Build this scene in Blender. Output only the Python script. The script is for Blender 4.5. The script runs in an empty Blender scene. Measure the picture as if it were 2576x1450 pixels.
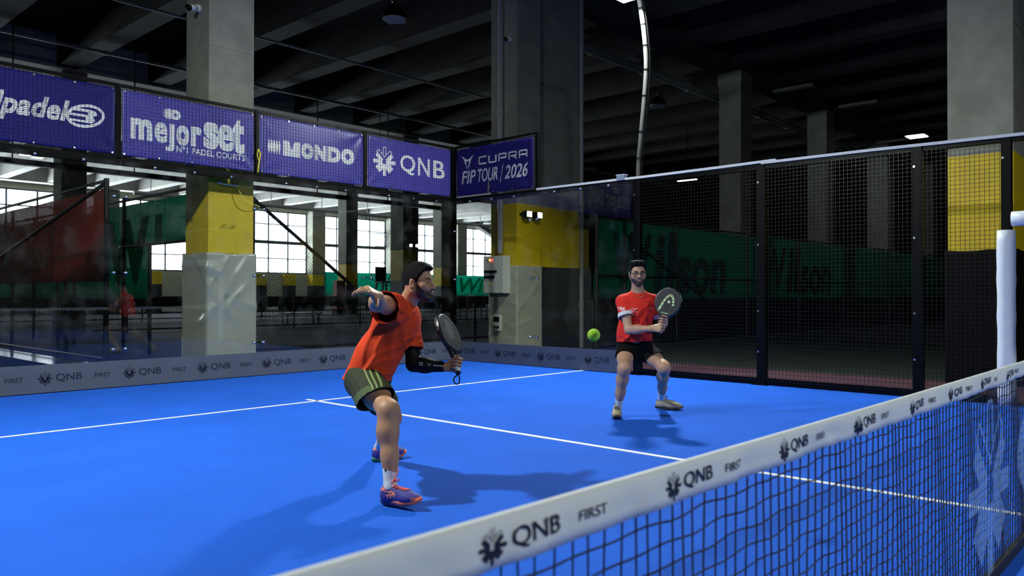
import bpy, bmesh, math, random
import numpy as np
from mathutils import Vector, Matrix
from mathutils.bvhtree import BVHTree
random.seed(7)
SC = bpy.context.scene
COL = SC.collection
PI = math.pi

# ------------------------------------------------------------------ camera
YAW, PITCH, ROLL, FPX = 0.82963, 0.00872, 0.00114, 1980.28
cam_d = bpy.data.cameras.new('camera')
cam = bpy.data.objects.new('camera', cam_d)
COL.objects.link(cam)
_fw = Vector((math.cos(PITCH) * math.sin(YAW), math.cos(PITCH) * math.cos(YAW), math.sin(PITCH)))
_r = _fw.cross(Vector((0, 0, 1))).normalized()
_u = _r.cross(_fw)
_r2 = _r * math.cos(ROLL) + _u * math.sin(ROLL)
_u2 = -_r * math.sin(ROLL) + _u * math.cos(ROLL)
cam.matrix_world = Matrix(((_r2.x, _u2.x, -_fw.x, -5.134), (_r2.y, _u2.y, -_fw.y, -0.76185), (_r2.z, _u2.z, -_fw.z, 1.21621), (0, 0, 0, 1)))
cam_d.sensor_fit = 'HORIZONTAL'
cam_d.sensor_width = 36.0
cam_d.lens = 36.0 * FPX / 2576.0
cam_d.clip_start = 0.05
cam_d.clip_end = 300
cam_d.dof.use_dof = True
cam_d.dof.focus_distance = 6.2
cam_d.dof.aperture_fstop = 4.0
SC.camera = cam

# ------------------------------------------------------------------ view, world, lights
SC.view_settings.view_transform = 'Standard'
SC.view_settings.look = 'None'
SC.view_settings.exposure = 0.0
SC.view_settings.gamma = 1.0
SC.view_settings.use_curve_mapping = False
SC.cycles.max_bounces = 8
SC.cycles.diffuse_bounces = 3
SC.cycles.glossy_bounces = 4
SC.cycles.transparent_max_bounces = 40
SC.cycles.caustics_reflective = False
SC.cycles.caustics_refractive = False
SC.cycles.sample_clamp_indirect = 4.0

W = bpy.data.worlds.new('daylight')
SC.world = W
W.use_nodes = True
_n = W.node_tree.nodes
_bg = _n['Background']                    # pale sky above, brighter sunlit paving below the horizon
_tc = _n.new('ShaderNodeTexCoord'); _sp = _n.new('ShaderNodeSeparateXYZ'); _mr = _n.new('ShaderNodeMapRange')
W.node_tree.links.new(_tc.outputs['Generated'], _sp.inputs[0]); W.node_tree.links.new(_sp.outputs['Z'], _mr.inputs[0])
_mr.inputs[1].default_value = -0.03; _mr.inputs[2].default_value = 0.03; _mr.inputs[3].default_value = 26.0; _mr.inputs[4].default_value = 7.0
_bg.inputs[0].default_value = (0.86, 0.94, 1.0, 1)
W.node_tree.links.new(_mr.outputs[0], _bg.inputs[1])

def area(name, loc, target, size, power, color, sx=None, spread=None, portal=False):
    d = bpy.data.lights.new(name, 'AREA')
    d.energy = power
    d.color = color
    d.shape = 'RECTANGLE'
    d.size = size
    d.size_y = sx or size
    if spread: d.spread = spread
    o = bpy.data.objects.new(name, d)
    COL.objects.link(o)
    o.location = loc
    o.rotation_euler = (Vector(target) - Vector(loc)).to_track_quat('-Z', 'Y').to_euler()
    if portal: d.cycles.is_portal = True
    return o

LAMP_COL = (0.93, 1.0, 0.97)
FLOOD = 640
MASTS = [(5.0, 5.96, 1), (-5.0, 5.96, -1), (5.0, -5.96, 1), (-5.0, -5.96, -1)]
for mx, my, s in MASTS:      # the court's own four flood lamps, just under their diffusers
    area('flood_light', (mx - 0.16 * s, my, 5.74), (mx * 0.45, my * 0.80, 0), 0.42, FLOOD * (1.22 if my > 0 else 0.62), LAMP_COL, 0.34)
for k in range(8):           # daylight coming in through the window bays
    area('window_portal', (-4.9 + 8 * k, 54.45, 5.3), (-4.9 + 8 * k, 40, 5.3), 6.9, 1, (1, 1, 1), 4.9, portal=True)

# ------------------------------------------------------------------ materials
MATS = {}
def mat(name, col, rough=0.6, metal=0.0, var=0.0, scale=8.0, bump=0.0, bscale=None, emit=None, estr=0.0, spec=0.5, stretch=(1, 1, 1), trans=0.0):
    if name in MATS: return MATS[name]
    m = bpy.data.materials.new(name)
    m.use_nodes = True
    nt = m.node_tree
    b = nt.nodes['Principled BSDF']
    c4 = (*col, 1)
    b.inputs['Base Color'].default_value = c4
    b.inputs['Roughness'].default_value = rough
    b.inputs['Metallic'].default_value = metal
    b.inputs['Specular IOR Level'].default_value = spec
    tc = nt.nodes.new('ShaderNodeTexCoord')
    mp = nt.nodes.new('ShaderNodeMapping')
    mp.inputs['Scale'].default_value = stretch
    nt.links.new(tc.outputs['Object'], mp.inputs['Vector'])
    if var > 0:
        nz = nt.nodes.new('ShaderNodeTexNoise')
        nz.inputs['Scale'].default_value = scale
        nz.inputs['Detail'].default_value = 6
        nz.inputs['Roughness'].default_value = 0.6
        nt.links.new(mp.outputs[0], nz.inputs['Vector'])
        rp = nt.nodes.new('ShaderNodeValToRGB')
        rp.color_ramp.elements[0].position = 0.3
        rp.color_ramp.elements[1].position = 0.7
        rp.color_ramp.elements[0].color = (*[c * (1 - var) for c in col], 1)
        rp.color_ramp.elements[1].color = (*[min(1, c * (1 + var)) for c in col], 1)
        nt.links.new(nz.outputs['Fac'], rp.inputs[0])
        nt.links.new(rp.outputs[0], b.inputs['Base Color'])
    if bump > 0:
        n2 = nt.nodes.new('ShaderNodeTexNoise')
        n2.inputs['Scale'].default_value = bscale or scale
        n2.inputs['Detail'].default_value = 5
        nt.links.new(mp.outputs[0], n2.inputs['Vector'])
        bp = nt.nodes.new('ShaderNodeBump')
        bp.inputs['Strength'].default_value = bump
        bp.inputs['Distance'].default_value = 0.02
        nt.links.new(n2.outputs['Fac'], bp.inputs['Height'])
        nt.links.new(bp.outputs[0], b.inputs['Normal'])
    if emit:
        b.inputs['Emission Color'].default_value = (*emit, 1)
        b.inputs['Emission Strength'].default_value = estr
    if trans > 0:
        tr = nt.nodes.new('ShaderNodeBsdfTranslucent')
        tr.inputs[0].default_value = c4
        mx = nt.nodes.new('ShaderNodeMixShader')
        mx.inputs[0].default_value = trans
        out = nt.nodes['Material Output']
        nt.links.new(b.outputs[0], mx.inputs[1])
        nt.links.new(tr.outputs[0], mx.inputs[2])
        nt.links.new(mx.outputs[0], out.inputs[0])
    MATS[name] = m
    return m

def glass_mat(name, tint, refl=1.0, dirt=0.0):
    m = bpy.data.materials.new(name)
    m.use_nodes = True
    nt = m.node_tree
    N, L = nt.nodes, nt.links
    N.remove(N['Principled BSDF'])
    g = N.new('ShaderNodeNewGeometry')
    dt = N.new('ShaderNodeVectorMath'); dt.operation = 'DOT_PRODUCT'
    L.new(g.outputs['Normal'], dt.inputs[0]); L.new(g.outputs['Incoming'], dt.inputs[1])
    ab = N.new('ShaderNodeMath'); ab.operation = 'ABSOLUTE'; L.new(dt.outputs['Value'], ab.inputs[0])
    om = N.new('ShaderNodeMath'); om.operation = 'SUBTRACT'; om.inputs[0].default_value = 1; L.new(ab.outputs[0], om.inputs[1])
    pw = N.new('ShaderNodeMath'); pw.operation = 'POWER'; pw.inputs[1].default_value = 5; L.new(om.outputs[0], pw.inputs[0])
    ml = N.new('ShaderNodeMath'); ml.operation = 'MULTIPLY_ADD'; ml.inputs[1].default_value = 0.96 * refl; ml.inputs[2].default_value = 0.04 * refl
    L.new(pw.outputs[0], ml.inputs[0])
    t = N.new('ShaderNodeBsdfTransparent'); t.inputs[0].default_value = (*tint, 1)
    gl = N.new('ShaderNodeBsdfGlossy'); gl.inputs['Roughness'].default_value = 0.0
    mx = N.new('ShaderNodeMixShader')
    L.new(ml.outputs[0], mx.inputs[0]); L.new(t.outputs[0], mx.inputs[1]); L.new(gl.outputs[0], mx.inputs[2])
    last = mx
    if dirt > 0:
        tc = N.new('ShaderNodeTexCoord')
        nz = N.new('ShaderNodeTexNoise'); nz.inputs['Scale'].default_value = 3.0; nz.inputs['Detail'].default_value = 10
        L.new(tc.outputs['Object'], nz.inputs['Vector'])
        rp = N.new('ShaderNodeValToRGB')
        rp.color_ramp.elements[0].position = 0.5; rp.color_ramp.elements[1].position = 0.9
        rp.color_ramp.elements[1].color = (dirt, dirt, dirt, 1)
        L.new(nz.outputs['Fac'], rp.inputs[0])
        df = N.new('ShaderNodeBsdfDiffuse'); df.inputs[0].default_value = (0.5, 0.52, 0.52, 1)
        m2 = N.new('ShaderNodeMixShader')
        L.new(rp.outputs[0], m2.inputs[0]); L.new(mx.outputs[0], m2.inputs[1]); L.new(df.outputs[0], m2.inputs[2])
        last = m2
    L.new(last.outputs[0], N['Material Output'].inputs[0])
    MATS[name] = m
    return m

def screen_mat(name, col, alpha, scale=0):
    """woven shade cloth: part of the light goes straight through the weave"""
    m = bpy.data.materials.new(name)
    m.use_nodes = True
    nt = m.node_tree
    N, L = nt.nodes, nt.links
    b = N['Principled BSDF']
    b.inputs['Base Color'].default_value = (*col, 1)
    b.inputs['Roughness'].default_value = 0.8
    tl = N.new('ShaderNodeBsdfTranslucent'); tl.inputs[0].default_value = (*col, 1)
    m1 = N.new('ShaderNodeMixShader'); m1.inputs[0].default_value = 0.8
    L.new(b.outputs[0], m1.inputs[1]); L.new(tl.outputs[0], m1.inputs[2])
    t = N.new('ShaderNodeBsdfTransparent')
    m2 = N.new('ShaderNodeMixShader'); m2.inputs[0].default_value = alpha
    L.new(t.outputs[0], m2.inputs[1]); L.new(m1.outputs[0], m2.inputs[2])
    L.new(m2.outputs[0], N['Material Output'].inputs[0])
    MATS[name] = m
    return m

def attr_mat(name, rough=0.55, spec=0.4, bump=0.15, bscale=220, sss=0.0):
    m = mat(name, (0.5, 0.5, 0.5), rough, spec=spec, bump=bump, bscale=bscale)
    nt = m.node_tree
    a = nt.nodes.new('ShaderNodeAttribute'); a.attribute_name = 'Col'
    nt.links.new(a.outputs['Color'], nt.nodes['Principled BSDF'].inputs['Base Color'])
    return m

M_BLACK = mat('black_steel', (0.0025, 0.0028, 0.003), 0.4, 0.0, spec=0.12)
M_WIRE = mat('black_wire', (0.003, 0.003, 0.004), 0.5, spec=0.1)
M_CONC = mat('concrete', (0.20, 0.205, 0.165), 0.9, var=0.22, scale=2.2, bump=0.25, bscale=14)
M_CONC_SHADE = mat('ceiling_concrete_shaded', (0.040, 0.040, 0.038), 0.95, var=0.35, scale=1.1, bump=0.25, bscale=9)  # ceiling concrete darkened: the shade over the court is in the colour
M_CONC_LIT = mat('ceiling_concrete_daylit', (0.46, 0.45, 0.42), 0.95, var=0.15, scale=1.1)  # same concrete made paler: daylight near the windows is in the colour
M_YEL = mat('yellow_paint', (0.56, 0.40, 0.003), 0.55, var=0.12, scale=3)
M_BLKPAINT = mat('black_paint', (0.010, 0.011, 0.012), 0.5, var=0.3, scale=5)
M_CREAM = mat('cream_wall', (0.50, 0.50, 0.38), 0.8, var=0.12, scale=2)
M_STEEL = mat('bright_steel', (0.75, 0.76, 0.78), 0.25, 1.0)
M_WHITE = mat('white_plastic', (0.78, 0.80, 0.80), 0.45)
M_GLASS = glass_mat('court_glass', (0.955, 0.97, 0.965), 1.0, 0.05)
M_PANE = glass_mat('window_glass', (0.97, 0.99, 1.0), 1.0)

# ------------------------------------------------------------------ mesh builder
def spline(pts, n=6, closed=False):
    P = [Vector(p) for p in pts]; k = len(P); out = []
    for i in range(k if closed else k - 1):
        g = (lambda j: P[j % k]) if closed else (lambda j: P[min(max(j, 0), k - 1)])
        a, p, q, c = g(i - 1), g(i), g(i + 1), g(i + 2)
        for m in range(n):
            t = m / n; out.append(0.5 * ((2 * p) + (q - a) * t + (2 * a - 5 * p + 4 * q - c) * t * t + (3 * p - a - 3 * q + c) * t ** 3))
    if not closed: out.append(P[-1])
    return out
class MB:
    def __init__(s): s.v = []; s.f = []; s.mi = []; s.cur = 0
    def add(s, vs, fs):
        o = len(s.v); s.v += [tuple(v) for v in vs]
        for f in fs: s.f.append([i + o for i in f]); s.mi.append(s.cur)
        return s
    def box(s, a, b):
        (x0, y0, z0), (x1, y1, z1) = a, b
        return s.add([(x0, y0, z0), (x1, y0, z0), (x1, y1, z0), (x0, y1, z0), (x0, y0, z1), (x1, y0, z1), (x1, y1, z1), (x0, y1, z1)],
                     [(0, 3, 2, 1), (4, 5, 6, 7), (0, 1, 5, 4), (1, 2, 6, 5), (2, 3, 7, 6), (3, 0, 4, 7)])
    def rbox(s, a, b, r=0.01):
        bm = bmesh.new(); bmesh.ops.create_cube(bm, size=1)
        for v in bm.verts:
            v.co = Vector([(a[i] + b[i]) / 2 + v.co[i] * (b[i] - a[i]) for i in range(3)])
        bmesh.ops.bevel(bm, geom=bm.edges[:], offset=r, segments=2, affect='EDGES', profile=0.6)
        return s.bm(bm)
    def bm(s, bm, M=None):
        bm.verts.index_update()
        vs = [(M @ v.co) if M else v.co for v in bm.verts]
        s.add(vs, [[v.index for v in f.verts] for f in bm.faces]); bm.free(); return s
    def frame(s, d, up=(0, 0, 1)):
        d = Vector(d).normalized(); up = Vector(up)
        if abs(d.dot(up)) > 0.98: up = Vector((0, 1, 0))
        a = d.cross(up).normalized(); return a, a.cross(d).normalized()
    def bar(s, p, q, w, h=None, up=(0, 0, 1)):
        h = h or w; p = Vector(p); q = Vector(q); a, c = s.frame(q - p, up)
        vs = []
        for e in (p, q):
            for i, j in ((-1, -1), (1, -1), (1, 1), (-1, 1)): vs.append(e + a * (i * w / 2) + c * (j * h / 2))
        return s.add(vs, [(0, 1, 5, 4), (1, 2, 6, 5), (2, 3, 7, 6), (3, 0, 4, 7), (3, 2, 1, 0), (4, 5, 6, 7)])
    def tube(s, pts, r, n=8, cap=True, closed=False):
        pts = [Vector(p) for p in pts]; k = len(pts)
        rs = r if isinstance(r, (list, tuple)) else [r] * k
        vs = []; prev = None
        for i, p in enumerate(pts):
            d = (pts[(i + 1) % k] - pts[i - 1]) if closed else (pts[min(i + 1, k - 1)] - pts[max(i - 1, 0)])
            if prev is None: a, c = s.frame(d)
            else:
                a = prev - d.normalized() * prev.dot(d.normalized()); a.normalize(); c = a.cross(d.normalized()).normalized()
            prev = a
            for j in range(n):
                t = 2 * PI * j / n; vs.append(p + (a * math.cos(t) + c * math.sin(t)) * rs[i])
        fs = []
        for i in range(k if closed else k - 1):
            for j in range(n):
                i2 = (i + 1) % k; fs.append((i * n + j, i * n + (j + 1) % n, i2 * n + (j + 1) % n, i2 * n + j))
        if cap and not closed: fs += [tuple(range(n - 1, -1, -1)), tuple((k - 1) * n + j for j in range(n))]
        return s.add(vs, fs)
    def lathe(s, c, prof, n=20, M=None):
        vs = []; 
        for r, z in prof:
            for j in range(n):
                t = 2 * PI * j / n; p = Vector((r * math.cos(t), r * math.sin(t), z))
                vs.append((M @ p if M else p) + Vector(c))
        k = len(prof); fs = []
        for i in range(k - 1):
            for j in range(n): fs.append((i * n + j, i * n + (j + 1) % n, (i + 1) * n + (j + 1) % n, (i + 1) * n + j))
        fs += [tuple(range(n - 1, -1, -1)), tuple((k - 1) * n + j for j in range(n))]
        return s.add(vs, fs)
    def prism(s, poly, o, ax, ay, th):
        """outline poly (2d) in the plane o, ax, ay, thickened by th along ax x ay"""
        o = Vector(o); ax = Vector(ax); ay = Vector(ay); nz = ax.cross(ay).normalized()
        k = len(poly); vs = [o + ax * x + ay * y for x, y in poly] + [o + ax * x + ay * y + nz * th for x, y in poly]
        fs = [tuple(range(k - 1, -1, -1)), tuple(range(k, 2 * k))] + [(i, (i + 1) % k, k + (i + 1) % k, k + i) for i in range(k)]
        return s.add(vs, fs)
    def build(s, name, m, parent=None, smooth=False, base=None):
        me = bpy.data.meshes.new(name)
        vs = s.v
        if base is not None: vs = [(v[0] - base[0], v[1] - base[1], v[2] - base[2]) for v in vs]
        me.from_pydata(vs, [], s.f); me.update()
        ms = m if isinstance(m, (list, tuple)) else [m]
        for q in ms: me.materials.append(q)
        if len(ms) > 1: me.polygons.foreach_set('material_index', s.mi)
        if smooth: me.polygons.foreach_set('use_smooth', [True] * len(me.polygons))
        o = bpy.data.objects.new(name, me); COL.objects.link(o)
        if parent:
            o.parent = parent
        elif base is not None: o.location = base
        return o

def tag(o, label, cat, group=None, kind=None):
    o['label'] = label; o['category'] = cat
    if group: o['group'] = group
    if kind: o['kind'] = kind
    return o
def empty(name, loc, label, cat, group=None, kind=None, rz=0.0):
    o = bpy.data.objects.new(name, None); COL.objects.link(o)
    o.location = loc; o.rotation_euler = (0, 0, rz); o.empty_display_size = 0.1
    return tag(o, label, cat, group, kind)
def copy_tree(o, parent=None):
    c = o.copy(); COL.objects.link(c)
    if parent: c.parent = parent
    for ch in list(o.children): copy_tree(ch, c)
    return c

# ------------------------------------------------------------------ lettering
_TC = {}
def text2d(s, bold=0.0, shear=0.0, space=1.0):
    key = (s, bold, shear, space)
    if key in _TC: return _TC[key]
    cu = bpy.data.curves.new('lettering', 'FONT')
    cu.body = s; cu.size = 1; cu.offset = bold; cu.shear = shear; cu.space_character = space
    cu.resolution_u = 5; cu.fill_mode = 'FRONT'
    ob = bpy.data.objects.new('lettering', cu); COL.objects.link(ob)
    dg = bpy.context.evaluated_depsgraph_get()
    me = ob.evaluated_get(dg).to_mesh()
    vs = [(v.co.x, v.co.y) for v in me.vertices]; fs = [list(p.vertices) for p in me.polygons]
    ob.evaluated_get(dg).to_mesh_clear()
    bpy.data.objects.remove(ob); bpy.data.curves.remove(cu)
    _TC[key] = (vs, fs)
    return vs, fs
def fit(vf, x0, y0, x1, y1):
    vs, fs = vf
    a = min(v[0] for v in vs); b = max(v[0] for v in vs); c = min(v[1] for v in vs); d = max(v[1] for v in vs)
    return [(x0 + (x - a) / (b - a) * (x1 - x0), y0 + (y - c) / (d - c) * (y1 - y0)) for x, y in vs], fs
def stamp(vf, b):
    """heavier letters: the outline printed again a little to each side"""
    return merge(*[([(x + i * b, y + j * b) for x, y in vf[0]], vf[1]) for i in (-1, 0, 1) for j in (-1, 0, 1)])
def ring(cx, cy, rx, ry, w, rot=0, n=40, a0=0, a1=2 * PI):
    vs = []; fs = []
    for i in range(n + 1):
        t = a0 + (a1 - a0) * i / n
        for k in (0, w):
            x, y = (rx - k) * math.cos(t), (ry - k) * math.sin(t)
            vs.append((cx + x * math.cos(rot) - y * math.sin(rot), cy + x * math.sin(rot) + y * math.cos(rot)))
    for i in range(n): fs.append([2 * i, 2 * i + 2, 2 * i + 3, 2 * i + 1])
    return vs, fs
def disc(cx, cy, rx, ry, n=24):
    return [(cx + rx * math.cos(2 * PI * i / n), cy + ry * math.sin(2 * PI * i / n)) for i in range(n)], [list(range(n))]
def poly(*p): return list(p), [list(range(len(p)))]
def stroke(p, q, w):
    p = Vector(p); q = Vector(q); d = (q - p).normalized(); n = Vector((-d.y, d.x)) * w / 2
    return [tuple(p + n), tuple(q + n), tuple(q - n), tuple(p - n)], [[3, 2, 1, 0]]
def merge(*parts):
    V = []; F = []
    for vs, fs in parts:
        o = len(V); V += vs; F += [[i + o for i in f] for f in fs]
    return V, F
def place(vf, sx, sy, ox, oy): return [(ox + x * sx, oy + y * sy) for x, y in vf[0]], vf[1]
def star_mark(thin=0.05):
    """eight-armed star in a unit square: three solid fans and an outlined one on top"""
    P = []
    def bar(c, a, l, w, r0=0.0):
        d = (math.cos(a), math.sin(a))
        return stroke((c[0] + d[0] * r0, c[1] + d[1] * r0), (c[0] + d[0] * l, c[1] + d[1] * l), w)
    for k, a in enumerate((PI, 0, -PI / 2)):
        c = (0.095 * math.cos(a), 0.095 * math.sin(a))
        for da, l in ((-0.80, 0.36), (0, 0.40), (0.80, 0.36)):
            P.append(bar(c, a + da, l, 0.135, -0.02 if da == 0 else 0.03))
    c = (0, 0.095); a = PI / 2
    for da, l in ((-0.80, 0.40), (0, 0.42), (0.80, 0.40)):
        d = (math.cos(a + da), math.sin(a + da)); n = (-d[1], d[0]); w = 0.058
        r0 = 0.17 if da == 0 else 0.02
        p = [(c[0] + d[0] * t + n[0] * s * w, c[1] + d[1] * t + n[1] * s * w) for t, s in ((r0, 1), (l, 1), (l, -1), (r0, -1))]
        for i in range(3): P.append(stroke(p[i], p[i + 1], thin * 0.5))
    return merge(*P)
STAR = star_mark()
def qnb(x, y, h, star_h=None, outline=0.0):
    """star and the three letters, star's left edge at x, centred on y; h = letter height"""
    sh = star_h or h * 1.42
    st = place(STAR, sh, sh, x + sh * 0.5, y)
    tx = fit(text2d('QNB', 0.012), x + sh * 1.22, y - h * 0.5, x + sh * 1.22 + h * 3.05, y + h * 0.5)
    return merge(st, tx)
def lettering(vf, frame, m, parent, name='lettering', lift=0.002, disp=None, base=(0, 0, 0), sub=0.0):
    """flat print laid on the surface frame=(origin, right, up, normal)"""
    o, r, u, n = [Vector(q) for q in frame]
    vs2, fs = vf
    if sub > 0:
        bm = bmesh.new(); V = [bm.verts.new((x, y, 0)) for x, y in vs2]
        for f in fs:
            try: bm.faces.new([V[i] for i in f])
            except ValueError: pass
        bmesh.ops.triangulate(bm, faces=bm.faces[:])
        for _ in range(4):
            es = [e for e in bm.edges if e.calc_length() > sub]
            if not es: break
            bmesh.ops.subdivide_edges(bm, edges=es, cuts=1)
            bmesh.ops.triangulate(bm, faces=bm.faces[:])
        bm.verts.index_update()
        vs2 = [(v.co.x, v.co.y) for v in bm.verts]; fs = [[v.index for v in f.verts] for f in bm.faces]; bm.free()
    b = MB()
    b.add([o + r * x + u * y + n * (lift + (disp(x, y) if disp else 0)) - Vector(base) for x, y in vs2], fs)
    return b.build(name, m, parent)
def sheet(frame, x0, y0, x1, y1, nx, ny, th, m, name, parent=None, disp=None, base=(0, 0, 0), smooth=True):
    o, r, u, n = [Vector(q) for q in frame]
    b = MB(); vs = []
    for k in (0, 1):
        for j in range(ny + 1):
            for i in range(nx + 1):
                x = x0 + (x1 - x0) * i / nx; y = y0 + (y1 - y0) * j / ny
                vs.append(o + r * x + u * y + n * ((disp(x, y) if disp else 0) - k * th) - Vector(base))
    S = (nx + 1) * (ny + 1); fs = []
    for j in range(ny):
        for i in range(nx):
            a = j * (nx + 1) + i; q = (a, a + 1, a + nx + 2, a + nx + 1)
            fs.append(q); fs.append(tuple(S + w for w in reversed(q)))
    bd = [i for i in range(nx + 1)] + [j * (nx + 1) + nx for j in range(1, ny + 1)] + [ny * (nx + 1) + i for i in range(nx - 1, -1, -1)] + [j * (nx + 1) for j in range(ny - 1, 0, -1)]
    for i in range(len(bd)):
        a, c = bd[i], bd[(i + 1) % len(bd)]; fs.append((a, S + a, S + c, c))
    b.add(vs, fs)
    return b.build(name, m, parent, smooth=smooth)

# ================================================================== THE HALL
M_FLOOR = mat('hall_floor', (0.010, 0.016, 0.028), 0.8, spec=0.10, var=0.3, scale=0.9, bump=0.1, bscale=40)
M_GREENF = mat('green_turf', (0.006, 0.015, 0.007), 0.9, var=0.3, scale=20)
M_PURPLE = mat('mauve_turf', (0.070, 0.024, 0.040), 0.9, var=0.2, scale=18)
M_PALE = mat('window_sheen_strip', (0.40, 0.41, 0.44), 0.14, var=0.2, scale=3, spec=0.9)  # pale colour carries the window reflection seen on the glossy floor
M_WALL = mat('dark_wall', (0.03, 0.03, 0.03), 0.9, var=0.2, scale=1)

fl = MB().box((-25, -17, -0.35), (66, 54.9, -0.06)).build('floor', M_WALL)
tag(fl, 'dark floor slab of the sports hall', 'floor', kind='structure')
b = MB().box((-25, 10.12, -0.06), (9.3, 54.2, 0.0)); b.box((9.3, 13.6, -0.06), (66, 54.2, 0.0))
tag(b.build('floor_surface', M_FLOOR), 'dark blue grey floor behind the back glass', 'floor', kind='structure')
b = MB().box((7.22, -17, -0.06), (66, 10.12, 0.0)); b.box((9.3, 10.12, -0.06), (66, 13.6, 0))
tag(b.build('floor_surface', M_GREENF), 'very dark green floor beyond the mesh fence', 'floor', kind='structure')
tag(MB().box((5.12, -17, -0.06), (7.22, 10.12, 0.0)).build('floor_surface', M_PURPLE), 'mauve floor strip along the outside of the mesh fence', 'floor', kind='structure')
tag(MB().box((-0.5, 11.3, 0.0), (0.1, 40, 0.012)).build('floor_surface', M_PALE), 'glossy floor strip at the foot of the red banner fence, window sheen in its pale colour', 'floor', kind='structure')
tag(MB().box((-25, -17, -0.06), (-5.12, 10.12, 0.0)).build('floor_surface', M_FLOOR), 'dark floor strip beside the court entrance', 'floor', kind='structure')

tag(MB().box((-25, 26, 9.1), (66, 54.9, 9.4)).build('ceiling', M_CONC_LIT), 'concrete ceiling slab near the windows, daylight painted into its tone', 'ceiling', kind='structure')
tag(MB().box((-25, -17, 9.1), (66, 26, 9.4)).build('ceiling', M_CONC_SHADE), 'concrete ceiling slab high over the court, shade painted into its tone', 'ceiling', kind='structure')
for k in range(-10, 23):
    x = 3.1 + 2.73 * k
    o = MB().box((x, -16.8, 8.15), (x + 0.58, 26.0, 9.1)).build('ceiling_beam', M_CONC_SHADE)
    tag(o, 'long concrete ceiling rib over the court with shade painted into its tone', 'beam', 'concrete ceiling ribs with painted shade', 'structure')
    o = MB().box((x, 26.0, 8.15), (x + 0.58, 53.9, 9.1)).build('ceiling_beam', M_CONC_LIT)
    tag(o, 'long concrete ceiling rib running towards the windows with daylight painted into its tone', 'beam', 'concrete ceiling ribs with painted daylight', 'structure')
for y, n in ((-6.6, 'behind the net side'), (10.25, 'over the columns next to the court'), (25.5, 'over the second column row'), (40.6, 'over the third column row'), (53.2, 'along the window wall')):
    o = MB().box((-25, y, 8.1), (66, y + 0.85, 9.1)).build('ceiling_beam', M_CONC_SHADE if y < 20 else M_CONC_LIT)
    tag(o, 'wide concrete girder ' + n, 'beam', kind='structure')

def column(x, y, s, label, zones=((0, 1.83, 2), (1.83, 3.15, 1), (3.15, 8.12, 0)), d=None, cap=False):
    b = MB(); d = d or s
    for z0, z1, mi in zones:
        b.cur = mi; b.box((x, y, z0), (x + s, y + d, z1))
    b.cur = 0
    for z in (4.9, 6.5):                       # pour joints
        b.bar((x - 0.004, y - 0.004, z), (x + s + 0.004, y - 0.004, z), 0.008, 0.012)
    if cap: b.box((x - 0.03, y - 0.03, 7.75), (x + s + 0.03, y + d + 0.03, 8.1))
    o = b.build('column', [M_CONC, M_YEL, M_BLKPAINT], base=(x + s / 2, y + d / 2, 0))
    return tag(o, label, 'column', kind='structure')
CONC_ONLY = ((0, 0.9, 2), (0.9, 8.12, 0))
column(0.37, 10.32, 0.72, 'concrete column with yellow band behind the back glass')
column(7.12, 10.32, 0.75, 'concrete column with yellow band carrying the switch cabinet')
column(7.97, 10.40, 1.45, 'wide twin column just right of the cabinet column', d=0.7, zones=((0, 1.83, 2), (1.83, 3.15, 1), (3.15, 8.12, 0)))
column(7.12, 1.385, 0.79, 'concrete column with yellow band above black padding beside the entrance')
column(17.3, 10.3, 0.72, 'dim concrete column with capital behind the green fence', CONC_ONLY, cap=True)
column(24.2, 10.3, 0.72, 'farther dim column behind the green fence', CONC_ONLY)
column(32.2, 10.6, 0.9, 'farthest dim column behind the green fence', CONC_ONLY)
column(39.5, 10.6, 0.9, 'dim column at the dark end of the fence row', CONC_ONLY)
column(3.3, 25.64, 0.72, 'dark column rising behind the red banner fence')
column(16.75, 25.64, 0.86, 'broad column with dull yellow band behind the player with arm out')
column(24.8, 41.0, 0.9, 'grey column with yellow band in front of the windows')
column(33.0, 41.0, 0.9, 'grey column with yellow band left of the glass corner post')

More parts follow.
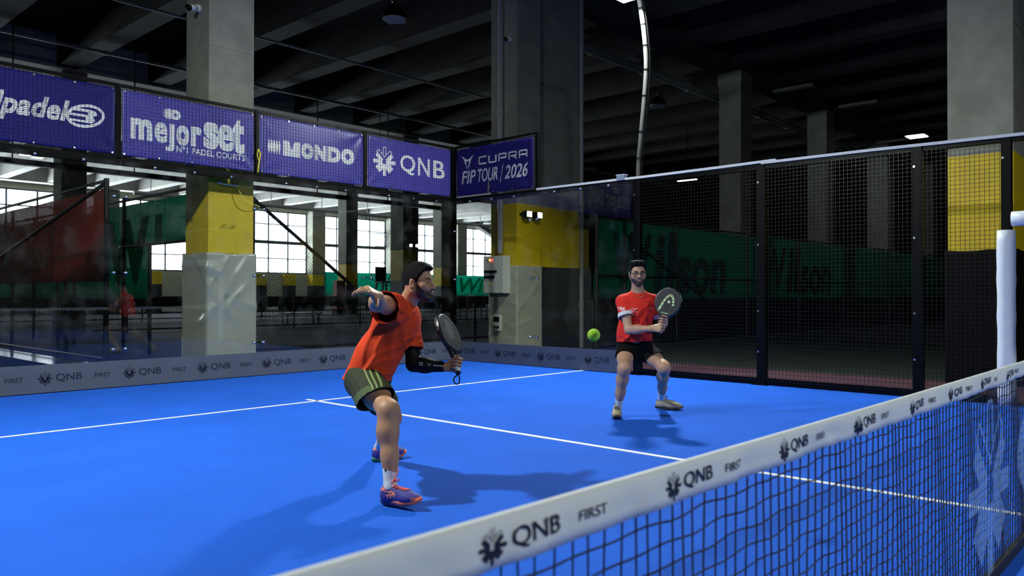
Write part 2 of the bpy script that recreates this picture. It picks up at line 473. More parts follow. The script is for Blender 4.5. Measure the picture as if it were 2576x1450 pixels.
# padding round the column feet
M_PAD = mat('clear_wrapped_padding', (0.36, 0.365, 0.28), 0.22, var=0.06, scale=3, spec=0.6)
M_PADB = mat('black_padding', (0.003, 0.003, 0.003), 0.8, spec=0.1)
def padding(x0, y0, x1, y1, z1, m, label, seed, amp=0.014, t=0.035):
    rnd = random.Random(seed)
    x0 -= t; y0 -= t; x1 += t; y1 += t
    per = [(x0, y0), (x1, y0), (x1, y1), (x0, y1)]
    N = 26; NZ = 60; pts = []
    for k in range(4):
        a, c = Vector(per[k]), Vector(per[(k + 1) % 4]); n = Vector(((c - a).y, -(c - a).x)).normalized()
        for i in range(N): pts.append((a.lerp(c, i / N), n, k * 1.0 + i / N))
    folds = [(rnd.uniform(0, 4), rnd.uniform(0.1, z1), rnd.uniform(-1.1, 1.1), rnd.uniform(0.03, 0.06), rnd.uniform(0.5, 1.0)) for _ in range(26)]
    b = MB(); vs = []
    for j in range(NZ + 1):
        z = z1 * j / NZ
        for p, n, s in pts:
            h = 0
            for fs, fz, sl, w, a in folds:
                ds = (s - fs + 2) % 4 - 2
                if abs(ds) < 0.6: h += a * math.exp(-((z - fz - sl * ds) / w) ** 2 * 0.5) * math.exp(-(ds / 0.3) ** 2)
            e = min(1, 4 * z / z1) * 1.0
            zz = z + (0.012 * math.sin(9 * s) if j == NZ else 0)
            vs.append((p.x + n.x * h * amp, p.y + n.y * h * amp, zz))
    P = len(pts); fs = []
    for j in range(NZ):
        for i in range(P): fs.append((j * P + i, j * P + (i + 1) % P, (j + 1) * P + (i + 1) % P, (j + 1) * P + i))
    fs.append(tuple(NZ * P + i for i in range(P)))
    b.add(vs, fs)
    return tag(b.build('column_padding', m, smooth=True, base=((x0 + x1) / 2, (y0 + y1) / 2, 0)), label, 'padding')
padding(0.37, 10.32, 1.09, 11.04, 1.83, M_PAD, 'pale plastic-wrapped padding round the column foot behind the back glass', 3, amp=0.02)
padding(7.12, 10.32, 7.87, 11.07, 1.83, M_PAD, 'pale plastic-wrapped padding round the foot of the cabinet column', 5, amp=0.014)
padding(7.12, 1.385, 7.91, 2.175, 1.83, M_PADB, 'black padding round the column foot beside the entrance', 8, amp=0.008)

# window wall
WY = 54.2
b = MB()
b.box((-25, WY, -0.35), (54.6, WY + 0.35, 2.85)); b.box((-25, WY, 7.74), (54.6, WY + 0.35, 9.1)); b.box((-25, WY, 2.85), (-8.9, WY + 0.35, 7.74))
w = b.build('wall_back', M_CREAM); tag(w, 'pale wall below and above the bright windows', 'wall', kind='structure')
tag(MB().box((54.6, WY, -0.35), (66, WY + 0.35, 9.1)).build('wall_back', M_WALL), 'dark windowless end of the far wall', 'wall', kind='structure')
for k in range(-3, 6):
    x = 15.1 + 8 * k
    b = MB(); b.cur = 0; b.box((x - 0.6, WY - 0.75, 2.8), (x + 0.6, WY + 0.35, 8.1))
    b.cur = 1; b.box((x - 0.6, WY - 0.75, 1.93), (x + 0.6, WY, 2.8)); b.cur = 2; b.box((x - 0.6, WY - 0.75, 0), (x + 0.6, WY, 1.93))
    tag(b.build('wall_pier', [M_CONC, M_YEL, M_BLKPAINT], base=(x, WY, 0)), 'concrete pier between two window bays with yellow and black foot', 'pier', 'piers of the window wall', 'structure')
    for q in (2.1, 4.65):
        b = MB(); b.cur = 0; b.box((x + q + 0.5, WY - 0.3, 1.93), (x + q + 1.5, WY, 2.8)); b.cur = 1; b.box((x + q + 0.5, WY - 0.3, 0), (x + q + 1.5, WY, 1.93))
        tag(b.build('wall_pilaster', [M_YEL, M_BLKPAINT], base=(x + q + 1, WY, 0)), 'short yellow and black pilaster under the windows', 'pilaster', 'pilasters under the windows', 'structure')
M_FRAME = mat('window_frame', (0.07, 0.08, 0.09), 0.5)
for k in range(-3, 5):
    x0 = 15.1 + 8 * k + 0.6; x1 = x0 + 6.8
    f = MB()
    for i in range(5):
        x = x0 + (x1 - x0) * i / 4; f.box((x - 0.05 - 0.04 * (i in (0, 4)), WY + 0.1, 2.85), (x + 0.05 + 0.04 * (i in (0, 4)), WY + 0.2, 7.74))
    for z, h in ((2.9, 0.06), (4.03, 0.04), (5.29, 0.13), (6.69, 0.04), (7.69, 0.06)):
        f.box((x0, WY + 0.09, z - h), (x1, WY + 0.21, z + h))
    wo = f.build('window_%d' % (k + 4), M_FRAME, base=(x0, WY, 0))
    tag(wo, 'large bright window bay with dark glazing bars', 'window', 'windows of the far wall', 'structure')
    MB().box((x0 - x0, 0.14, 2.85), (x1 - x0, 0.15, 7.74)).build('pane', M_PANE, wo)
o = MB()
for z in range(6): o.bar((37.4, WY + 0.02, 5.55 + 0.2 * z), (39.3, WY + 0.02, 5.55 + 0.2 * z), 0.16, 0.05)
o.box((37.3, WY - 0.02, 5.42), (39.4, WY + 0.08, 5.48)); o.box((37.3, WY - 0.02, 6.55), (39.4, WY + 0.08, 6.62))
tag(o.build('louvre_vent', mat('louvre', (0.35, 0.38, 0.4), 0.5), base=(38.3, WY, 5.4)), 'slatted vent louvre fitted in a far window', 'vent')
o = MB().prism([(47.9, 7.9), (56, 4.6), (56, 5.4), (47.9, 8.3)], (0, 53.0, 0), (1, 0, 0), (0, 0, 1), 0.6)
tag(o.build('wall_ramp', M_CONC_SHADE), 'sloping concrete ramp edge crossing the far windows', 'ramp', kind='structure')
tag(MB().box((25.2, 27.4, 0), (66, 27.8, 9.1)).build('wall_right', M_WALL), 'dark partition wall added behind the dim columns to hold back window light', 'wall', kind='structure')  # added wall, drawn long to keep window light off the right-hand ceiling
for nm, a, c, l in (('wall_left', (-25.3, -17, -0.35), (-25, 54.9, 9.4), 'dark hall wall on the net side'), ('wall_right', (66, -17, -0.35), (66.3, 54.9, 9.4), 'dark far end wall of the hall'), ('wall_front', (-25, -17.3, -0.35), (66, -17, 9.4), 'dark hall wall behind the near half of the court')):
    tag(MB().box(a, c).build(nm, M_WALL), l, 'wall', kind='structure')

# ceiling services
M_PIPE = mat('grey_pipe', (0.22, 0.23, 0.23), 0.5)
def pipe(p, q, r, label, couple=0):
    b = MB().tube([p, q], r, 10)
    p, q = Vector(p), Vector(q); L = (q - p).length
    if couple:
        for i in range(int(L / couple)):
            c = p.lerp(q, (i + 0.5) * couple / L); d = (q - p).normalized() * 0.06
            b.tube([c - d, c + d], r * 1.25, 10)
    return tag(b.build('ceiling_pipe', M_PIPE, base=tuple((p + q) / 2)), label, 'pipe')
pipe((8.5, 12.3, 8.0), (40, 12.3, 8.0), 0.13, 'thick grey pipe under the ceiling right of the twin column', 2.6)
pipe((-6, 22.6, 8.02), (20, 22.6, 8.02), 0.05, 'thin pipe under the ceiling ribs left of the twin column', 2.7)
pipe((-4, 18, 7.95), (14, 18, 7.95), 0.035, 'thin conduit crossing the ribs high above the banners', 0)
pipe((7.02, 10.70, 2.1), (7.02, 10.70, 8.1), 0.055, 'vertical grey drain pipe on the cabinet column', 2.0)
pipe((9.36, 10.33, 0.0), (9.36, 10.33, 8.1), 0.05, 'vertical dark pipe at the right edge of the twin column', 2.0)
o = MB(); o.box((-6, 21.9, 4.52), (16, 22.1, 4.66))
for x in range(-5, 16, 3): o.bar((x, 22, 4.6), (x, 22, 8.15), 0.03)
tag(o.build('cable_tray', M_BLACK, base=(5, 22, 4.5)), 'dark cable tray hung level behind the back glass', 'cable tray')
o = MB(); o.tube([(14, 47, 7.2), (52, 47, 7.2)], 0.12, 8)
for x in range(15, 52, 4): o.bar((x, 47, 7.2), (x, 47, 8.15), 0.04)
tag(o.build('ceiling_pipe', M_PIPE, base=(30, 47, 7.2)), 'long pipe hung in front of the tops of the windows', 'pipe')

# hanging lamps
M_LENS = mat('lamp_lens', (0.45, 0.48, 0.5), 0.15, spec=0.8)
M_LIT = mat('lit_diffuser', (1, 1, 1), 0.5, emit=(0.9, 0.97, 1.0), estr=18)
def hanging_flood(x, y, z, rz, label):
    e = empty('pendant_floodlight', (x, y, z), label, 'floodlight', rz=rz)
    h = MB(); h.lathe((0, 0, 0), [(0.06, 0.30), (0.12, 0.27), (0.2, 0.1), (0.27, 0.03), (0.27, 0.0)], 24)
    for i in range(12):
        t = i * PI / 6; h.bar((0.1 * math.cos(t), 0.1 * math.sin(t), 0.27), (0.25 * math.cos(t), 0.25 * math.sin(t), 0.06), 0.012, 0.05)
    h.build('housing', M_BLACK, e)
    l = MB(); l.lathe((0, 0, 0), [(0.25, -0.002), (0.25, -0.02), (0.01, -0.03)], 24)
    for i in range(-4, 5): l.bar((i * 0.05, -0.2, -0.03), (i * 0.05, 0.2, -0.03), 0.012, 0.02)
    l.build('lens', M_LENS, e)
    k = MB(); k.tube([(-0.27, 0, 0.05), (-0.27, 0, 0.33), (0.27, 0, 0.33), (0.27, 0, 0.05)], 0.016, 6)
    k.tube([(0, 0, 0.33), (0.05, 0, 0.45), (0.06, 0, 9.1 - z)], 0.014, 6); k.tube([(-0.1, 0, 0.3), (0.1, 0, 0.42), (0.2, 0, 0.4)], 0.02, 6)
    k.build('bracket', M_BLACK, e)
    return e
hanging_flood(5.84, 12.79, 7.28, 0.6, 'unlit black pendant floodlight under the ceiling, left of the cabinet column')
hanging_flood(16.45, 12.7, 7.25, 0.6, 'unlit black pendant floodlight right of the curved mast')
hanging_flood(12.6, 22.0, 6.4, 0.2, 'dark pendant floodlight just above the two middle banners')
def box_lamp(x, y, z, lx, ly, label, up):
    e = empty('ceiling_lamp', (x, y, z), label, 'lamp')
    MB().box((-lx, -ly, 0.02), (lx, ly, 0.10)).build('housing', M_BLACK, e)
    MB().box((-lx * 0.95, -ly * 0.95, 0.0), (lx * 0.95, ly * 0.95, 0.02)).build('diffuser', M_LIT, e)
    for s in (-1, 1): MB().bar((s * lx * 0.8, 0, 0.1), (s * lx * 0.8, 0, up - z), 0.02).build('hanger', M_BLACK, e)
box_lamp(28.9, 8.5, 7.55, 0.35, 0.35, 'small lit square ceiling lamp left of the yellow banded column', 8.15)
box_lamp(24.0, 16.0, 6.0, 0.07, 0.45, 'thin lit strip lamp seen over the mesh fence', 8.15)
box_lamp(6.2, 39.4, 7.5, 0.22, 0.14, 'lit lamp under the far ceiling seen below the leftmost banner', 8.15)
box_lamp(6.8, 39.8, 7.5, 0.22, 0.14, 'second lit lamp beside it under the far ceiling', 8.15)
for i, (x, y) in enumerate(((19.6, 9.0), (23.2, 8.2), (31.0, 9.4))):
    e = MB().box((x, y, 7.85), (x + 0.25, y + 1.3, 7.95)).build('ceiling_lamp', mat('dim_tube', (0.10, 0.105, 0.105), 0.5), base=(x, y, 7.85))
    MB().bar((0.12, 0.6, 0.1), (0.12, 0.6, 0.3), 0.03).build('hanger', M_BLACK, e)
    tag(e, 'unlit pale tube lamp on the dark ceiling, ' + ('nearest the curved mast', 'over the far dim columns', 'beside the small lit square lamp')[i], 'lamp')

def reflection_pair(x, y, z, rz, label):  # added glowing boxes in place of lamp reflections in the glass
    e = empty('lamp_reflection', (x, y, z), label, 'floodlight', rz=rz)
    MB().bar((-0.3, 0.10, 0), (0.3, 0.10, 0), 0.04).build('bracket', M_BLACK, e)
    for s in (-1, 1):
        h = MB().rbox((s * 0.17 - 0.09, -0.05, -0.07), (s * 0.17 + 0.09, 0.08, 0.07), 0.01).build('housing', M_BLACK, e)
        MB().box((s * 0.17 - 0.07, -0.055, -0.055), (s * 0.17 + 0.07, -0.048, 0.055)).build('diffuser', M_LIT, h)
reflection_pair(17.2, 25.50, 3.35, 0.0, 'added glowing pair standing for a lamp reflection at the broad far column')
reflection_pair(7.50, 10.20, 2.92, 0.0, 'added glowing pair standing for a lamp reflection above the cabinet')
# bullet cameras on the columns
def bullet(x, y, z, label, dx, dy):
    e = empty('security_camera', (x, y, z), label, 'camera')
    MB().tube([(0.02 * -dx, 0.02 * -dy, 0.05), (dx * 0.06, dy * 0.06, 0.05)], 0.055, 14).build('mount', M_WHITE, e, True)
    MB().tube([(dx * 0.03, dy * 0.03, 0.05), (dx * 0.20 - dy * 0.03, dy * 0.2 - 0.06 * abs(dx), 0.0)], 0.045, 14).build('body', M_WHITE, e, True)
    MB().tube([(dx * 0.18 - dy * 0.02, dy * 0.18 - 0.055 * abs(dx), 0.003), (dx * 0.225, dy * 0.225 - 0.07 * abs(dx), -0.008)], 0.046, 14).build('lens_hood', M_BLACK, e, True)
bullet(0.365, 10.60, 5.44, 'white bullet camera on the column behind the wordmark banner with tagline', -1, 0)
bullet(7.115, 10.52, 6.58, 'white bullet camera high on the cabinet column', -1, 0)

# yellow and white cords on the column
o = MB().tube([(0.49, 10.27, 2.865), (0.6, 10.25, 2.85), (0.8, 10.25, 2.85)], 0.012, 6)
tag(o.build('cable_end', M_WHITE, base=(0.6, 10.26, 2.86)), 'short white cable end on the yellow column face', 'cable')
o = MB().tube(spline([(0.8, 10.25, 2.85), (0.82, 10.24, 2.76), (0.88, 10.22, 2.66), (0.97, 10.2, 2.6), (1.1, 10.2, 2.57), (1.16, 10.25, 2.57)]), 0.007, 6)
M_YCORD = mat('yellow_cord', (0.8, 0.65, 0.03), 0.5)
tag(o.build('cord', M_YCORD, base=(0.97, 10.22, 2.57)), 'thin yellow cord looping across the yellow column face', 'cord')

# switch cabinet and socket box
M_CAB = mat('cabinet_grey', (0.52, 0.55, 0.47), 0.45, var=0.04, scale=4)
cab = empty('switch_cabinet', (6.98, 10.76, 1.25), 'grey steel switch cabinet with red indicator lamps on the column', 'electrical cabinet')
MB().rbox((-0.10, -0.29, 0), (0.105, 0.29, 0.79), 0.008).build('casing', M_CAB, cab)
MB().rbox((-0.118, -0.285, 0.006), (-0.101, 0.285, 0.784), 0.005).build('door', M_CAB, cab)
for z, n in ((0.46, 6), (0.345, 5)):
    bk = MB()
    for i in range(n): bk.box((-0.15, 0.20 - i * 0.062, z - 0.025), (-0.118, 0.20 - i * 0.062 + 0.045, z + 0.025))
    bk.build('switch_row', M_BLACK, cab)
for y, c, nm in ((0.085, (1.0, 0.35, 0.05), 'amber'), (0.035, (1.0, 0.03, 0.05), 'red')):
    MB().tube([(-0.118, y, 0.70), (-0.145, y, 0.70)], 0.016, 10).build('indicator_lamp', mat('lamp_' + nm, c, 0.3, emit=c, estr=6), cab)
MB().tube([(-0.118, 0.14, 0.70), (-0.14, 0.14, 0.70)], 0.016, 10).build('indicator_lamp', M_BLACK, cab)
MB().prism([(-0.035, 0.0), (0.035, 0.0), (0, 0.062)], (-0.119, 0.08, 0.15), (0, -1, 0), (0, 0, 1), 0.003).build('warning_sign', mat('warning_yellow', (0.75, 0.55, 0.02), 0.5), cab)
for z in (0.15, 0.63): MB().tube([(-0.118, 0.255, z), (-0.13, 0.255, z)], 0.012, 8).build('lock', M_STEEL, cab)
sk = empty('socket_box', (7.06, 10.82, 0.45), 'small grey socket box under the switch cabinet', 'socket box')
MB().rbox((-0.03, -0.10, 0), (0.04, 0.10, 0.34), 0.006).build('casing', M_CAB, sk)
MB().box((-0.036, -0.08, 0.20), (-0.029, 0.08, 0.30)).build('flap', M_BLACK, sk)
for y in (-0.045, 0.045): MB().tube([(-0.05, y, 0.08), (-0.028, y, 0.08)], 0.032, 14).build('socket', M_BLACK, sk)

# ================================================================== FENCES BEHIND THE GLASS
M_CHAIN = mat('chain_wire', (0.018, 0.022, 0.02), 0.5)
M_POST = mat('black_post', (0.014, 0.015, 0.015), 0.45)
def clip_line(p, d, polyg):
    t0, t1 = -1e9, 1e9; k = len(polyg)
    for i in range(k):
        a = polyg[i]; c = polyg[(i + 1) % k]; nx, ny = -(c[1] - a[1]), (c[0] - a[0])
        den = nx * d[0] + ny * d[1]; num = nx * (a[0] - p[0]) + ny * (a[1] - p[1])
        if abs(den) < 1e-9:
            if num > 0: return None
        elif den > 0: t0 = max(t0, num / den)
        else: t1 = min(t1, num / den)
    return (t0, t1) if t1 > t0 + 1e-4 else None
def chain(frame, polyg, pitch, w, name, parent, m=None):
    """chain-link wires filling a convex counter-clockwise polygon in the frame plane"""
    o, r, u = [Vector(q) for q in frame[:3]]; b = MB()
    xs = [p[0] for p in polyg]; ys = [p[1] for p in polyg]
    s = math.sqrt(0.5); n = r.cross(u).normalized()
    for sg in (1, -1):
        d = (s, s * sg); lo = min(p[1] * 1.0 - sg * p[0] for p in polyg); hi = max(p[1] - sg * p[0] for p in polyg)
        k = int((hi - lo) / pitch)
        for i in range(k + 1):
            c = lo + (i + 0.5) * pitch; q = clip_line((0, c), d, polyg)
            if not q: continue
            P = [o + r * (t * d[0]) + u * (c + t * d[1]) + n * (sg * w * 0.3) for t in q]
            b.bar(P[0], P[1], w, w)
    return b.build(name, m or M_CHAIN, parent)
def grid(frame, x0, y0, x1, y1, pitch, w, name, parent, m=None, hw=None):
    o, r, u = [Vector(q) for q in frame[:3]]; b = MB(); n = r.cross(u).normalized()
    k = round((x1 - x0) / pitch)
    for i in range(k + 1):
        x = x0 + (x1 - x0) * i / k; b.bar(o + r * x + u * y0, o + r * x + u * y1, w)
    k = round((y1 - y0) / pitch)
    for i in range(k + 1):
        y = y0 + (y1 - y0) * i / k; b.bar(o + r * x0 + u * y + n * w, o + r * x1 + u * y + n * w, hw or w)
    return b.build(name, m or M_WIRE, parent)

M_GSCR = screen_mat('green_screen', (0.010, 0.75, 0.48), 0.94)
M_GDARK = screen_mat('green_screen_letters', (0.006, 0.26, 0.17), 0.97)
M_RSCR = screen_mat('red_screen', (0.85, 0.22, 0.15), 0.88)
M_RTXT = mat('screen_print', (0.75, 0.70, 0.58), 0.8, trans=0.6)
def wav(a, k1, k2, s=0.0):
    return lambda x, y: a * (math.sin(k1 * x + 1.3 * math.sin(k2 * y + s) + s) * 0.6 + 0.4 * math.sin(k2 * y + 2.1 * x + s))

# fence with the red banner (runs away from the back glass)
f = empty('chain_link_fence', (0.2, 13.7, 0), 'tall black chain-link fence carrying a red banner', 'fence')
F1 = ((0, 0, 0), (0, 1, 0), (0, 0, 1), (-1, 0, 0))
chain(F1, [(0, 0.05), (16, 0.05), (16, 3.15), (0, 3.15)], 0.095, 0.0034, 'chain_mesh', f)
for y in (0, 3.0, 6.0, 9.0, 12.0, 16.0): MB().tube([(0.2 * (y > 0), y, 0), (0.2 * (y > 0), y, 3.24 - 0.14 * (y > 0))], 0.045 if y == 0 else 0.035, 10).build('post', M_POST, f)
MB().tube([(0, 0, 3.2), (0, 16, 3.1)], 0.03, 8).build('top_rail', M_POST, f)
MB().tube([(0, 0, 0.1), (0, 16, 0.1)], 0.022, 8).build('bottom_rail', M_POST, f)
MB().tube([(0, 0.1, 3.15), (0, 9.0, 1.55)], 0.035, 8).build('brace', M_POST, f)
for y0, y1 in ((0.3, 16.0),):
    bn = sheet(((0.33, 13.7, 0), (0, 1, 0), (0, 0, 1), (-1, 0, 0)), 0.3, 1.45, 15.5, 3.1, 60, 8, 0.003, M_RSCR, 'banner', disp=wav(0.03, 2.3, 4.0, 1))
tag(bn, 'dull red shade banner hanging on the chain-link fence', 'banner')
fr = ((0.30, 13.7, 0), (0, -1, 0), (0, 0, 1), (-1, 0, 0))
lettering(fit(text2d('GROUP', 0.02), -4.75, 1.76, -3.2, 2.05), fr, M_RTXT, bn, lift=0.03)
lettering(fit(text2d('ly', 0.03), -6.5, 1.85, -5.4, 2.8), fr, M_RTXT, bn, lift=0.03)
# gate frame standing in front of it
g = empty('gate_frame', (0.55, 14.6, 0), 'black gate frame seen through the red banner', 'gate')
MB().tube([(0, 0, 0), (0, 0, 2.15)], 0.035, 8).build('post', M_POST, g); MB().tube([(0, 2.1, 0), (0, 2.1, 2.15)], 0.05, 8).build('post', M_POST, g)
MB().tube([(0, 0, 2.13), (0, 2.1, 2.13)], 0.02, 8).build('rail', M_POST, g)

# green fence with the door opening
f = empty('chain_link_fence', (1.8, 14.0, 0), 'green screened chain-link fence with a door opening left of the yellow column', 'fence')
chain(((0, 0, 0), (0, 1, 0), (0, 0, 1)), [(0, 2.25), (20, 2.25), (20, 3.2), (0, 3.2)], 0.085, 0.0045, 'chain_mesh', f)
chain(((0, 0, 0), (0, 1, 0), (0, 0, 1)), [(1.75, 0.05), (20, 0.05), (20, 2.25), (1.75, 2.25)], 0.085, 0.0045, 'chain_mesh', f)
for y, h in ((0, 3.3), (1.72, 2.25), (3.05, 3.3), (6.0, 3.3), (9, 3.3), (13, 3.3), (20, 3.3)): MB().tube([(0, y, 0), (0, y, h)], 0.04, 10).build('post', M_POST, f)
MB().tube([(0, 0, 3.25), (0, 20, 3.25)], 0.03, 8).build('top_rail', M_POST, f)
MB().tube([(0, 0, 2.25), (0, 3.05, 2.25)], 0.03, 8).build('door_lintel', M_POST, f)
gs = MB()
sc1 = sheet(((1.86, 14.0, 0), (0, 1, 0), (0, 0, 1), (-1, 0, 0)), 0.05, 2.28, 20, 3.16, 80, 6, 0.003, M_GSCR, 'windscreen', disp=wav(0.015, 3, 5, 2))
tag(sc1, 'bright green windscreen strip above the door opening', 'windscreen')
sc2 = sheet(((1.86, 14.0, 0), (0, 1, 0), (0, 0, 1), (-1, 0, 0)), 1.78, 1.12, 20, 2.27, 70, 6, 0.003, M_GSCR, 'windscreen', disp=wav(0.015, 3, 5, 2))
tag(sc2, 'darker green windscreen beside the door opening, below the strip', 'windscreen')
lf = ((1.86, 14.0, 0), (0, -1, 0), (0, 0, 1), (-1, 0, 0))
lettering(fit(text2d('W', 0.05), -4.1, 1.4, -1.82, 2.85), lf, M_GDARK, sc2, lift=0.03)
lettering(poly((-1.55, 2.30), (-1.2, 2.30), (-1.2, 2.85), (-1.55, 2.85)), lf, M_GDARK, sc1, lift=0.03)

# cross fence falling to a low fence right of the column
f = empty('chain_link_fence', (0.2, 13.9, 0), 'chain-link cross fence sloping down behind the back glass to a low rail', 'fence')
CF = ((0, 0, 0), (1, 0, 0), (0, 0, 1))
chain(CF, [(2.9, 0.05), (5.85, 0.05), (5.85, 1.02), (2.9, 3.15)], 0.085, 0.0045, 'chain_mesh', f)
chain(CF, [(5.85, 0.05), (16, 0.05), (16, 1.0), (5.85, 1.0)], 0.085, 0.0045, 'chain_mesh', f)
MB().tube([(2.85, 0, 3.2), (5.9, 0, 1.02)], 0.04, 8).build('sloping_rail', M_POST, f)
MB().tube([(5.9, 0, 1.02), (16, 0, 1.02)], 0.028, 8).build('top_rail', M_POST, f)
MB().tube([(2.9, 0, 0.1), (16, 0, 0.1)], 0.022, 8).build('bottom_rail', M_POST, f)
for x, h in ((2.9, 3.2), (5.9, 1.05), (9.24, 1.05), (12.5, 1.05), (16, 1.05)): MB().tube([(x, 0, 0), (x, 0, h)], 0.04, 10).build('post', M_POST, f)

# low rail fence across the far court and benches
f = empty('rail_fence', (13, 25.0, 0), 'low black rail fence standing far behind the back glass', 'fence')
for z in (1.1, 0.62, 0.1): MB().tube([(-9, 0, z), (14, 0, z)], 0.03, 8).build('rail', M_POST, f)
for x in range(-8, 15, 3): MB().tube([(x, 0, 0), (x, 0, 1.1)], 0.035, 8).build('post', M_POST, f)
f2 = empty('rail_fence', (24, 36.0, 0), 'second low black rail fence nearer the windows', 'fence')
for z in (1.1, 0.62, 0.1): MB().tube([(-20, 0, z), (26, 0, z)], 0.035, 8).build('rail', M_POST, f2)
for x in range(-20, 27, 3): MB().tube([(x, 0, 0), (x, 0, 1.1)], 0.04, 8).build('post', M_POST, f2)
o = sheet(((4, 36.12, 0), (1, 0, 0), (0, 0, 1), (0, -1, 0)), 0, 0.62, 46, 1.1, 60, 3, 0.01, mat('black_cloth', (0.02, 0.024, 0.024), 0.85), 'fence_cloth', disp=wav(0.02, 2, 5))
tag(o, 'black cloth stretched along the low fence nearer the windows', 'cloth')
def bench(x, y, l, rz, label):
    e = empty('bench', (x, y, 0), label, 'bench', 'black benches behind the rail fence', rz=rz)
    MB().rbox((-l / 2, -0.2, 0.42), (l / 2, 0.2, 0.48), 0.01).build('seat', M_BLACK, e)
    MB().rbox((-l / 2, 0.18, 0.6), (l / 2, 0.22, 0.9), 0.01).build('backrest', M_BLACK, e)
    for s in (-1, 1):
        b = MB(); b.bar((s * l * 0.4, -0.17, 0), (s * l * 0.4, -0.17, 0.42), 0.05); b.bar((s * l * 0.4, 0.2, 0), (s * l * 0.4, 0.2, 0.9), 0.05); b.build('leg', M_BLACK, e)
for i, (x, y) in enumerate(((12.7, 27.2), (19.6, 27.2), (22.6, 27.2))):
    o = bench(x, y, 1.8, 0.0, 'dark backed bench ' + ('left of the player with arm out', 'behind the player with arm out', 'below the switch cabinet')[i])
# tall referee chair by the windows
u = empty('umpire_chair', (25.5, 38.0, 0), 'black ladder-like umpire chair standing in front of the bright windows', 'chair')
for sx in (-1, 1):
    for sy in (-1, 1): MB().bar((sx * 0.62, sy * 0.55, 0), (sx * 0.36, sy * 0.28, 1.95), 0.10).build('leg', M_BLACK, u)
b = MB()
for k in range(5):
    z = 0.35 + k * 0.36; t = z / 1.95; b.bar((-0.62 + 0.26 * t, -0.55 + 0.27 * t, z), (0.62 - 0.26 * t, -0.55 + 0.27 * t, z), 0.06)
b.build('rungs', M_BLACK, u)
MB().rbox((-0.42, -0.4, 1.93), (0.42, 0.4, 2.06), 0.02).build('seat', M_BLACK, u)
MB().rbox((-0.42, 0.32, 2.06), (0.42, 0.4, 2.95), 0.03).build('backrest', M_BLACK, u)
b = MB()
for s in (-1, 1): b.tube([(s * 0.55, 0.36, 2.06), (s * 0.75, 0.3, 2.5), (s * 0.9, -0.3, 2.5), (s * 0.45, -0.38, 2.06)], 0.035, 6)
b.build('armrest', M_BLACK, u)
# red box and dark block at the column
rb = empty('fire_box', (22.3, 38.2, 0), 'dull red fire equipment box beside the grey column', 'box')
MB().rbox((-0.3, -0.2, 0.3), (0.3, 0.2, 2.05), 0.02).build('casing', mat('dull_red', (0.28, 0.05, 0.05), 0.5), rb)
MB().rbox((-0.24, -0.22, 1.2), (0.24, -0.19, 1.9), 0.01).build('door', mat('dull_red_door', (0.20, 0.04, 0.04), 0.5), rb)
MB().box((-0.33, -0.23, 0), (0.33, 0.23, 0.3)).build('plinth', M_BLACK, rb)
# far bright green windscreens
GF = ((0, 50.0, 0), (1, 0, 0), (0, 0, 1), (0, -1, 0))
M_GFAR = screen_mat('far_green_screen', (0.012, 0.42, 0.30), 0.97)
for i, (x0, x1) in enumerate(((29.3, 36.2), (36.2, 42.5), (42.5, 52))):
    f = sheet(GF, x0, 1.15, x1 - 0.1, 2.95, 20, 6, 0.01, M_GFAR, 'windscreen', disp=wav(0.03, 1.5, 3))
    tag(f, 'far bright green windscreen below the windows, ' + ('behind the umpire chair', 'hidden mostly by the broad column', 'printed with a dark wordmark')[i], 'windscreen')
    for x in (x0 + 0.02, x1 - 0.12): MB().tube([(x, 50.05, 0), (x, 50.05, 3)], 0.04, 8).build('post', M_POST, f)
    if i == 2: lettering(fit(text2d('Wilson', 0.03, 0.25), 43.3, 1.4, 50.4, 2.75), GF, M_GDARK, f, lift=0.05)

# green fence on the dark side of the court
f = empty('chain_link_fence', (8.95, 9.6, 0), 'long chain-link fence with dark green screens beyond the side mesh', 'fence')
RF = ((0, 0, 0), (1, 0, 0), (0, 0, 1))
chain(RF, [(0, 0.05), (22, 0.05), (22, 2.95), (0, 2.95)], 0.075, 0.0032, 'chain_mesh', f)
for z in (2.95, 1.65, 0.1): MB().tube([(0, 0, z), (30, 0, z + (0.15 if z > 2 else 0))], 0.03, 8).build('rail', M_POST, f)
for x in (0, 1.1, 3.4, 7.3, 11, 15, 20, 25, 30): MB().tube([(x, 0, 0), (x, 0, 3.0)], 0.04, 10).build('post', M_POST, f)
MB().tube([(1.1, -0.03, 2.6), (5.6, -0.03, 0.8)], 0.04, 8).build('brace', M_POST, f)
S = ((0, 9.66, 0), (1, 0, 0), (0, 0, 1), (0, -1, 0))
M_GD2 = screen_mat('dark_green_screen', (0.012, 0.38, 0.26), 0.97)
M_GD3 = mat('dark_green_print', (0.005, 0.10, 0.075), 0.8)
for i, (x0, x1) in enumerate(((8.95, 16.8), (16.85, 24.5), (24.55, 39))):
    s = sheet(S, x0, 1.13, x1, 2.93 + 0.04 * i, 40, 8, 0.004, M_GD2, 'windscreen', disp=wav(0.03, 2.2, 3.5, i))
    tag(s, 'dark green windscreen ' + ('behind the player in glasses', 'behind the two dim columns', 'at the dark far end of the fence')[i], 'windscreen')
    if i < 2:
        dx = 7.75 * i
        W1 = merge(fit(text2d('W', 0.03, 0.12), 9.57 + dx, 1.3, 11.25 + dx, 2.68), fit(text2d('il', 0.035, 0.12), 11.3 + dx, 1.28, 12.4 + dx, 2.8), fit(text2d('son', 0.035, 0.12), 12.35 + dx, 1.22, 15.0 + dx, 2.2))
        lettering(W1, S, M_GD3, s, lift=0.045)
